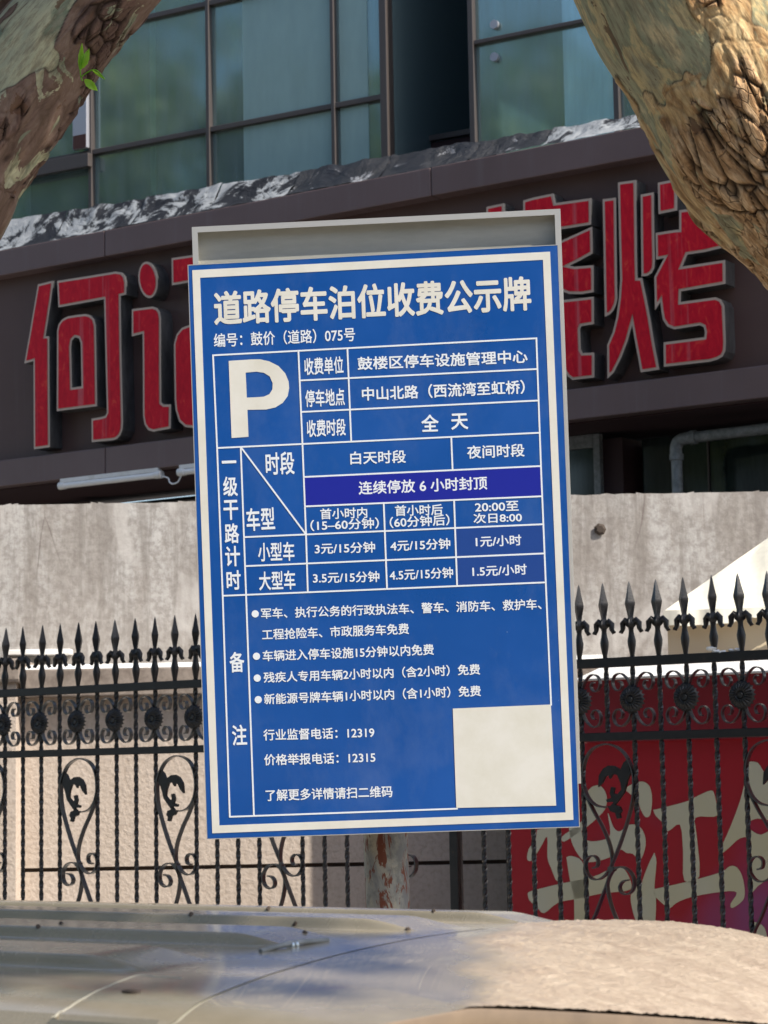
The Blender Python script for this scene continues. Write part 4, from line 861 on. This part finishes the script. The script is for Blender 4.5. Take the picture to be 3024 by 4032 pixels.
# leafy sprig on the left limb
sg2 = thing('leaf_sprig', 'small bright green leafy shoot growing on the left tree limb', 'shoot', Matrix.Translation(ap_(318, 308, YL-.14)))
def q3(x, y, dy=0): return ap_(x, y, YL-.15-dy) - ap_(318, 308, YL-.14)
MB().tube(smooth_path([q3(325, 318, -.02), q3(318, 300), q3(316, 270, .01), q3(318, 240, .02)], 3), .0016, 5).build('stem', MT['sprig'], sg2)
MB().tube(smooth_path([q3(318, 305), q3(340, 288, .01), q3(365, 275, .02), q3(385, 280, .02), q3(412, 312, .01)], 3), .0015, 5).build('stem', MT['sprig'], sg2)
for base, tip, wd in (((316, 280), (323, 168), 22), ((320, 272), (352, 190), 30), ((332, 312), (385, 358), 30), ((362, 275), (414, 314), 9)):
    P0_, P1_ = Vector(base), Vector(tip); d = P1_-P0_; nn = Vector((-d.y, d.x)).normalized(); m = MB(); n = 9; 
    for i in range(n+1):
        u = i/n; c = P0_+d*u; hw = wd*sin(pi*u**.8)*.5*(1+.12*(i % 2)); dz = .018*sin(pi*u)
        m.v += [tuple(q3(*(c-nn*hw), dz)), tuple(q3(*c, dz-.006)), tuple(q3(*(c+nn*hw), dz))]
    for i in range(n): m.f += [(3*i, 3*i+1, 3*i+4, 3*i+3), (3*i+1, 3*i+2, 3*i+5, 3*i+4)]
    m.build('leaf', MT['sprig'], sg2, smooth=60, fix=False)
# crowns over the street (above the frame), low clusters added to shade limb and van
def blobs_line(a, b, n, r, j=.5): return [(Vector(a).lerp(Vector(b), i/max(1, n-1))+Vector((random.uniform(-j, j), random.uniform(-j, j), random.uniform(-j, j)*.6)), r*random.uniform(.7, 1.2), .7) for i in range(n)]
foliage('crown', blobs_line((-4.5, 4.5, 6.4), (-1.6, 5.2, 7.0), 6, 1.0) + blobs_line((.35, 4.3, 4.95), (1.05, 4.5, 5.6), 4, .5, .12), 20000, .11, MT['leaf'], trL)
foliage('crown', blobs_line((1.6, 6.5, 8.6), (5.2, 6.6, 9.2), 6, 1.2) + blobs_line((2.05, 1.3, 4.95), (2.72, .55, 4.95), 5, .36, .04), 13000, .11, MT['leaf'], trR)
# street trees further along, which the glazing mirrors
ti = 0
for x, y, z, r in ((-19, -2, 10.5, 4.2), (-31, -7, 13, 5.2), (-9.5, 8.5, 7.6, 2.9), (-13.5, 12, 9, 3.4), (-16, 5.0, 10, 4.0), (-22, 10, 11.5, 4.8), (-25, 1.0, 12, 5.0), (-9.5, 2.0, 9.5, 3.2)):
    ti += 1
    t = thing('plane_tree', 'leafy street tree out of view, ' + ('nearest the shop building, left of the fence', 'beside the shop building further left', 'at the middle of the left row', 'far left beyond the row', 'farther down the street', 'nearest the parked van on its left', 'behind the van, farther back', 'beside the plastered house')[ti-1], 'tree', Matrix.Translation((x, y, 0)), 'street trees mirrored in the glass')
    MB().tube(smooth_path([(0, 0, 0), (.1, .1, z*.4), (.3, 0, z*.8), (.2, .1, z)], 4), [.3-.02*i/1.5 for i in range(13)], 10).build('trunk', MT['bark2'], t, smooth=50)
    foliage('crown', [(Vector((random.uniform(-.6, .6)*r, random.uniform(-.6, .6)*r, z+random.uniform(-.6, .75)*r)), r*random.uniform(.30, .48), .85) for _ in range(12)], 9000, .26, MT['leaf_yellow'], t)

# ------------------------------------------------------------------ parked van
CA = radians(36); cs, cn = Vector((cos(CA), -sin(CA), 0)), Vector((sin(CA), cos(CA), 0))
CMt = Matrix(((cs.x, cn.x, 0, 0), (cs.y, cn.y, 0, 0), (0, 0, 1, 0), (0, 0, 0, 1)))    # local x = along the van to its rear, y = across
van = thing('parked_van', 'champagne coloured van roof with ribs and peeling clearcoat in the foreground', 'van', CMt)
WC = 2.12; WH = .60
def sst(a, b, x): t = max(0, min(1, (x-a)/(b-a))); return t*t*(3-2*t)
def shut(w): return -1.36 - .30*max(0, w-1.55) + .12*max(0, w-1.55)**2       # shut line of the tailgate
def rear(w): return -1.21 + .22*(min(w, 2.35)-1.625) - .5*max(0, w-2.35)**2
def droop(w): return max(.024, min(.11, .030+.145*(w-1.79)))
def side(w):
    d = abs(w-WC); z = 1.426 - .022*(d/WH)**2
    e = max(0, d-.50); return z - 1.2*e*e - 40*e**4
def rib(s, w):
    h = 0
    for c, wd in ((1.77, .055), (2.00, .055), (2.24, .055), (2.47, .05)):
        h += (1-sst(wd*.80, wd, abs(w-c)))*(1-sst(-1.64, -1.54, s))
    return h*.013
def zs(s, w):
    z = side(w) + rib(s, w)
    u = (s+1.50)/(rear(w)+1.50); z -= droop(w)*max(0, min(u, 1.15))**2.1
    return z
def seamcut(d, hw=.0022): return .006*max(0, 1-(abs(d)/hw)**2)
def sheet(name, s0f, s1f, w0, w1, ns, nw, mat, peel=False, dens=None, extra=None):
    m = MB(); pe = []
    for j in range(nw+1):
        v = j/nw; v = v if dens is None else dens(v); w_ = w0+(w1-w0)*v; s0, s1 = s0f(w_), s1f(w_)
        for i in range(ns+1):
            s = s0+(s1-s0)*i/ns; z = zs(s, w_)
            if extra: z += extra(s, w_, i/ns)
            pk = 0
            if peel:
                edge_ = -1.235 + .045*noise.noise(Vector((s*6, w_*6, 0))) + .022*noise.noise(Vector((s*24, w_*20, 5))) + .006*noise.noise(Vector((s*130, w_*90, 5))) - .62*(w_-1.84)
                pk = sst(edge_-.03, edge_+.05, s)*(1)
                z += pk*(.0022+.0022*abs(noise.noise(Vector((s*38+3*noise.noise(Vector((s*12, w_*12, 0))), w_*75, 2))))+.0016*abs(noise.noise(Vector((s*95, w_*150+2*noise.noise(Vector((s*30, w_*30, 0))), 7))))+.0010*noise.noise(Vector((s*180, w_*260, 7))))
            m.v.append((s, w_, z)); pe.append(pk)
    for j in range(nw):
        for i in range(ns): a = j*(ns+1)+i; m.f.append((a, a+1, a+ns+2, a+ns+1))
    me = m.mesh(name, mat, smooth=50, fix=False)
    at = me.attributes.new('peel', 'FLOAT', 'POINT'); at.data.foreach_set('value', pe)
    return link(name, me, van)
wn, wf = 1.535, 2.74
roof = sheet('roof_panel', lambda w_: -4.9, lambda w_: shut(w_)-.002, wn, wf, 260, 580, MT['paint'])
gate = sheet('tailgate', lambda w_: shut(w_)+.002, rear, wn, wf, 300, 420, MT['peel'], True)
# pale strip in the joints just below the panels, painting their edge highlight
def under(name, f0, f1, w0, w1, mat, dz=.0015):
    m = MB(); n = 60
    for i in range(n+1):
        w_ = w0+(w1-w0)*i/n; a, b_ = f0(w_), f1(w_); m.v += [(a, w_, zs(a, w_)-dz), (b_, w_, zs(b_, w_)-dz)]
    for i in range(n): m.f.append((2*i, 2*i+1, 2*i+3, 2*i+2))
    return m.build(name, mat, van, smooth=50)
under('gate_joint', lambda w_: shut(w_)-.02, lambda w_: shut(w_)+.02, wn, wf, MT['joint_glint'])
def surf(x, y):      # where the sight line through a picture point meets the van's skin
    d = ray(x, y); lo = None; t = 1.7
    while t < 4.5:
        P = O + d*t; z = zs(P.dot(cs), P.dot(cn))
        if P.z < z: return Vector((P.dot(cs), P.dot(cn), z))
        t += .004
    return Vector((P.dot(cs), P.dot(cn), z))
j_ = [surf(*p) for p in smooth_path([(205, 4010), (260, 3975), (380, 3905), (530, 3845), (620, 3847), (716, 3853)], 6)]
MB().tube([p+Vector((0, 0, -.0004)) for p in j_], .0011, 8).build('body_joint', MT['joint_glint'], van, smooth=50)
# lip and rear window under the spoiler; the shaded rear is painted brown
m = MB(); n = 80
prof = [(0, 0), (.0015, -.002), (.0005, -.016), (.004, -.04), (.010, -.07)]
for i in range(n+1):
    w_ = wn+(wf-wn)*i/n; s = rear(w_); z = zs(s, w_)
    m.v += [(s+a, w_, z+b_) for a, b_ in prof]
q = len(prof)
for i in range(n):
    for k in range(q-1): m.f.append((i*q+k, i*q+k+1, (i+1)*q+k+1, (i+1)*q+k))
m.build('spoiler_lip', MT['bshade_glass'], van, smooth=50)
def rear_strip(name, z0, z1, s0, s1, mat):
    m = MB(); n = 60
    for i in range(n+1):
        w_ = wn-.02+(wf-wn+.04)*i/n; s = rear(w_); zt = zs(s, max(wn, min(wf, w_)))
        za = zt-.02 if z0 is None else z0; m.v += [(s+s0, w_, za), (s+s1, w_, z1)]
    for i in range(n): m.f.append((2*i, 2*i+1, 2*i+3, 2*i+2))
    return m.build(name, mat, van, smooth=50)
rear_strip('gate_upper', None, 1.24, .0, .03, MT['bshade_glass'])
rear_strip('rear_window', 1.238, .92, .031, .12, MT['cglass']); rear_strip('gate_lower', .918, .35, .125, .17, MT['paint'])
# body sides, tapering outwards to the waist
for sgn, wb in ((-1, wn), (1, wf)):
    e = lambda d: wb+sgn*d
    ztop_ = side(wb)
    def strip(name, s0, s1, d0, z0, d1, z1, mat): return MB().add([(s0, e(d0), z0), (s1, e(d0), z0), (s1, e(d1), z1), (s0, e(d1), z1)], [(0, 1, 2, 3)]).build(name, mat, van)
    strip('side_panel', -4.9, -1.37, 0, ztop_, .01, ztop_-.012, MT['paint'])
    strip('side_window', -4.7, surf(235, 3990).x, .0105, ztop_-.0125, .14, .92, MT['bshade_glass'])
    strip('rear_pillar', surf(235, 3990).x, -1.08, .0100, ztop_-.004, .14, .92, MT['paint'])
    strip('body_side', -5.5, -.95, .142, .918, .19, .33, MT['paint'])
MB().add([(-4.9, wn, 1.38), (-4.9, wf, 1.38), (-5.5, wf+.12, .95), (-5.5, wn-.12, .95)], [(0, 1, 2, 3)]).build('windscreen', MT['cglass'], van)
MB().box(-6.0, -5.5, wn-.16, wf+.16, .33, .93).build('bonnet', MT['paint'], van)
MB().box(-5.9, -1.0, wn-.12, wf+.12, .28, .33).build('floor_pan', MT['rubber'], van)
for s in (-5.2, -1.75):
    for w_ in (wn-.19, wf+.03): 
        wh = link('wheel', MB().tube([(s, w_, .31), (s, w_+.16, .31)], .31, 28).mesh('wheel', MT['rubber'], smooth=40), van); link('rim', MB().tube([(s, w_-.004, .31), (s, w_+.165, .31)], .19, 20).mesh('rim', MT['alloy'], smooth=40), wh)
# hinge rod with ring in the joint, wax nozzle
def vpt(x, y, z0=1.438):
    d = ray(x, y); t = (z0-EYE)/d.z; P = O+d*t; return Vector((P.dot(cs), P.dot(cn), z0))
h0, h1 = surf(1025, 3750)+Vector((0, 0, .001)), surf(1290, 3706)+Vector((0, 0, .001))
hr = MB().tube(smooth_path([h0, h0.lerp(h1, .45)+Vector((0, 0, .003)), h1], 5), .0028, 12).build('hinge_rod', MT['pipe'], van, smooth=50)
for f_ in (.44, .50): c = h0.lerp(h1, f_); d = (h1-h0).normalized(); MB().tube([c-d*.0022+Vector((0, 0, .001)), c+d*.0022+Vector((0, 0, .001))], .0044, 14).build('ring', MT['chrome'], hr, smooth=50)
nz_ = surf(518, 3908)
MB().lathe([(.011, 0), (.010, .002), (.004, .003)], 16).build('plug_recess', MT['dirt'], van, Matrix.Translation(nz_) @ Matrix.Diagonal((1, .6, 1, 1)), smooth=40)
# fallen bits on the roof
for i, (x, y) in enumerate(((152, 3656), (752, 3607), (1162, 3641), (1608, 3661), (1058, 3578), (240, 3638), (1202, 3675), (1710, 3592))):
    p = surf(x, y); b = bmesh.new(); bmesh.ops.create_icosphere(b, subdivisions=1, radius=.0035)
    for v in b.verts: v.co *= 1+.6*noise.noise(v.co*300+Vector((i, 0, 0)))
    me = bpy.data.meshes.new('leaf_bit'); b.to_mesh(me); b.free(); me.materials.append(MT['dirt'])
    o = link('leaf_bit', me, None, Matrix.Translation(CMt @ p)); tag(o, 'brown bud scale on the van, ' + ('near the left edge of the picture', 'on the far rib below the left fence scrolls', 'beside the end of the hinge rod', 'right of the hinge rod', 'on the far rib, left of the pole', 'between the two ribs at the far left', 'behind the middle of the hinge rod', 'nearest the red hoarding')[i], 'debris', 'tiny bud scales on the van roof')
# house across the street behind the camera (seen only in reflections)
hb = thing('house_across', 'plain plastered building across the street behind the viewer', 'building')
MB().box(-90, 30, -30, -22, 0, 13).build('wall_body', MT['plaster'], hb)
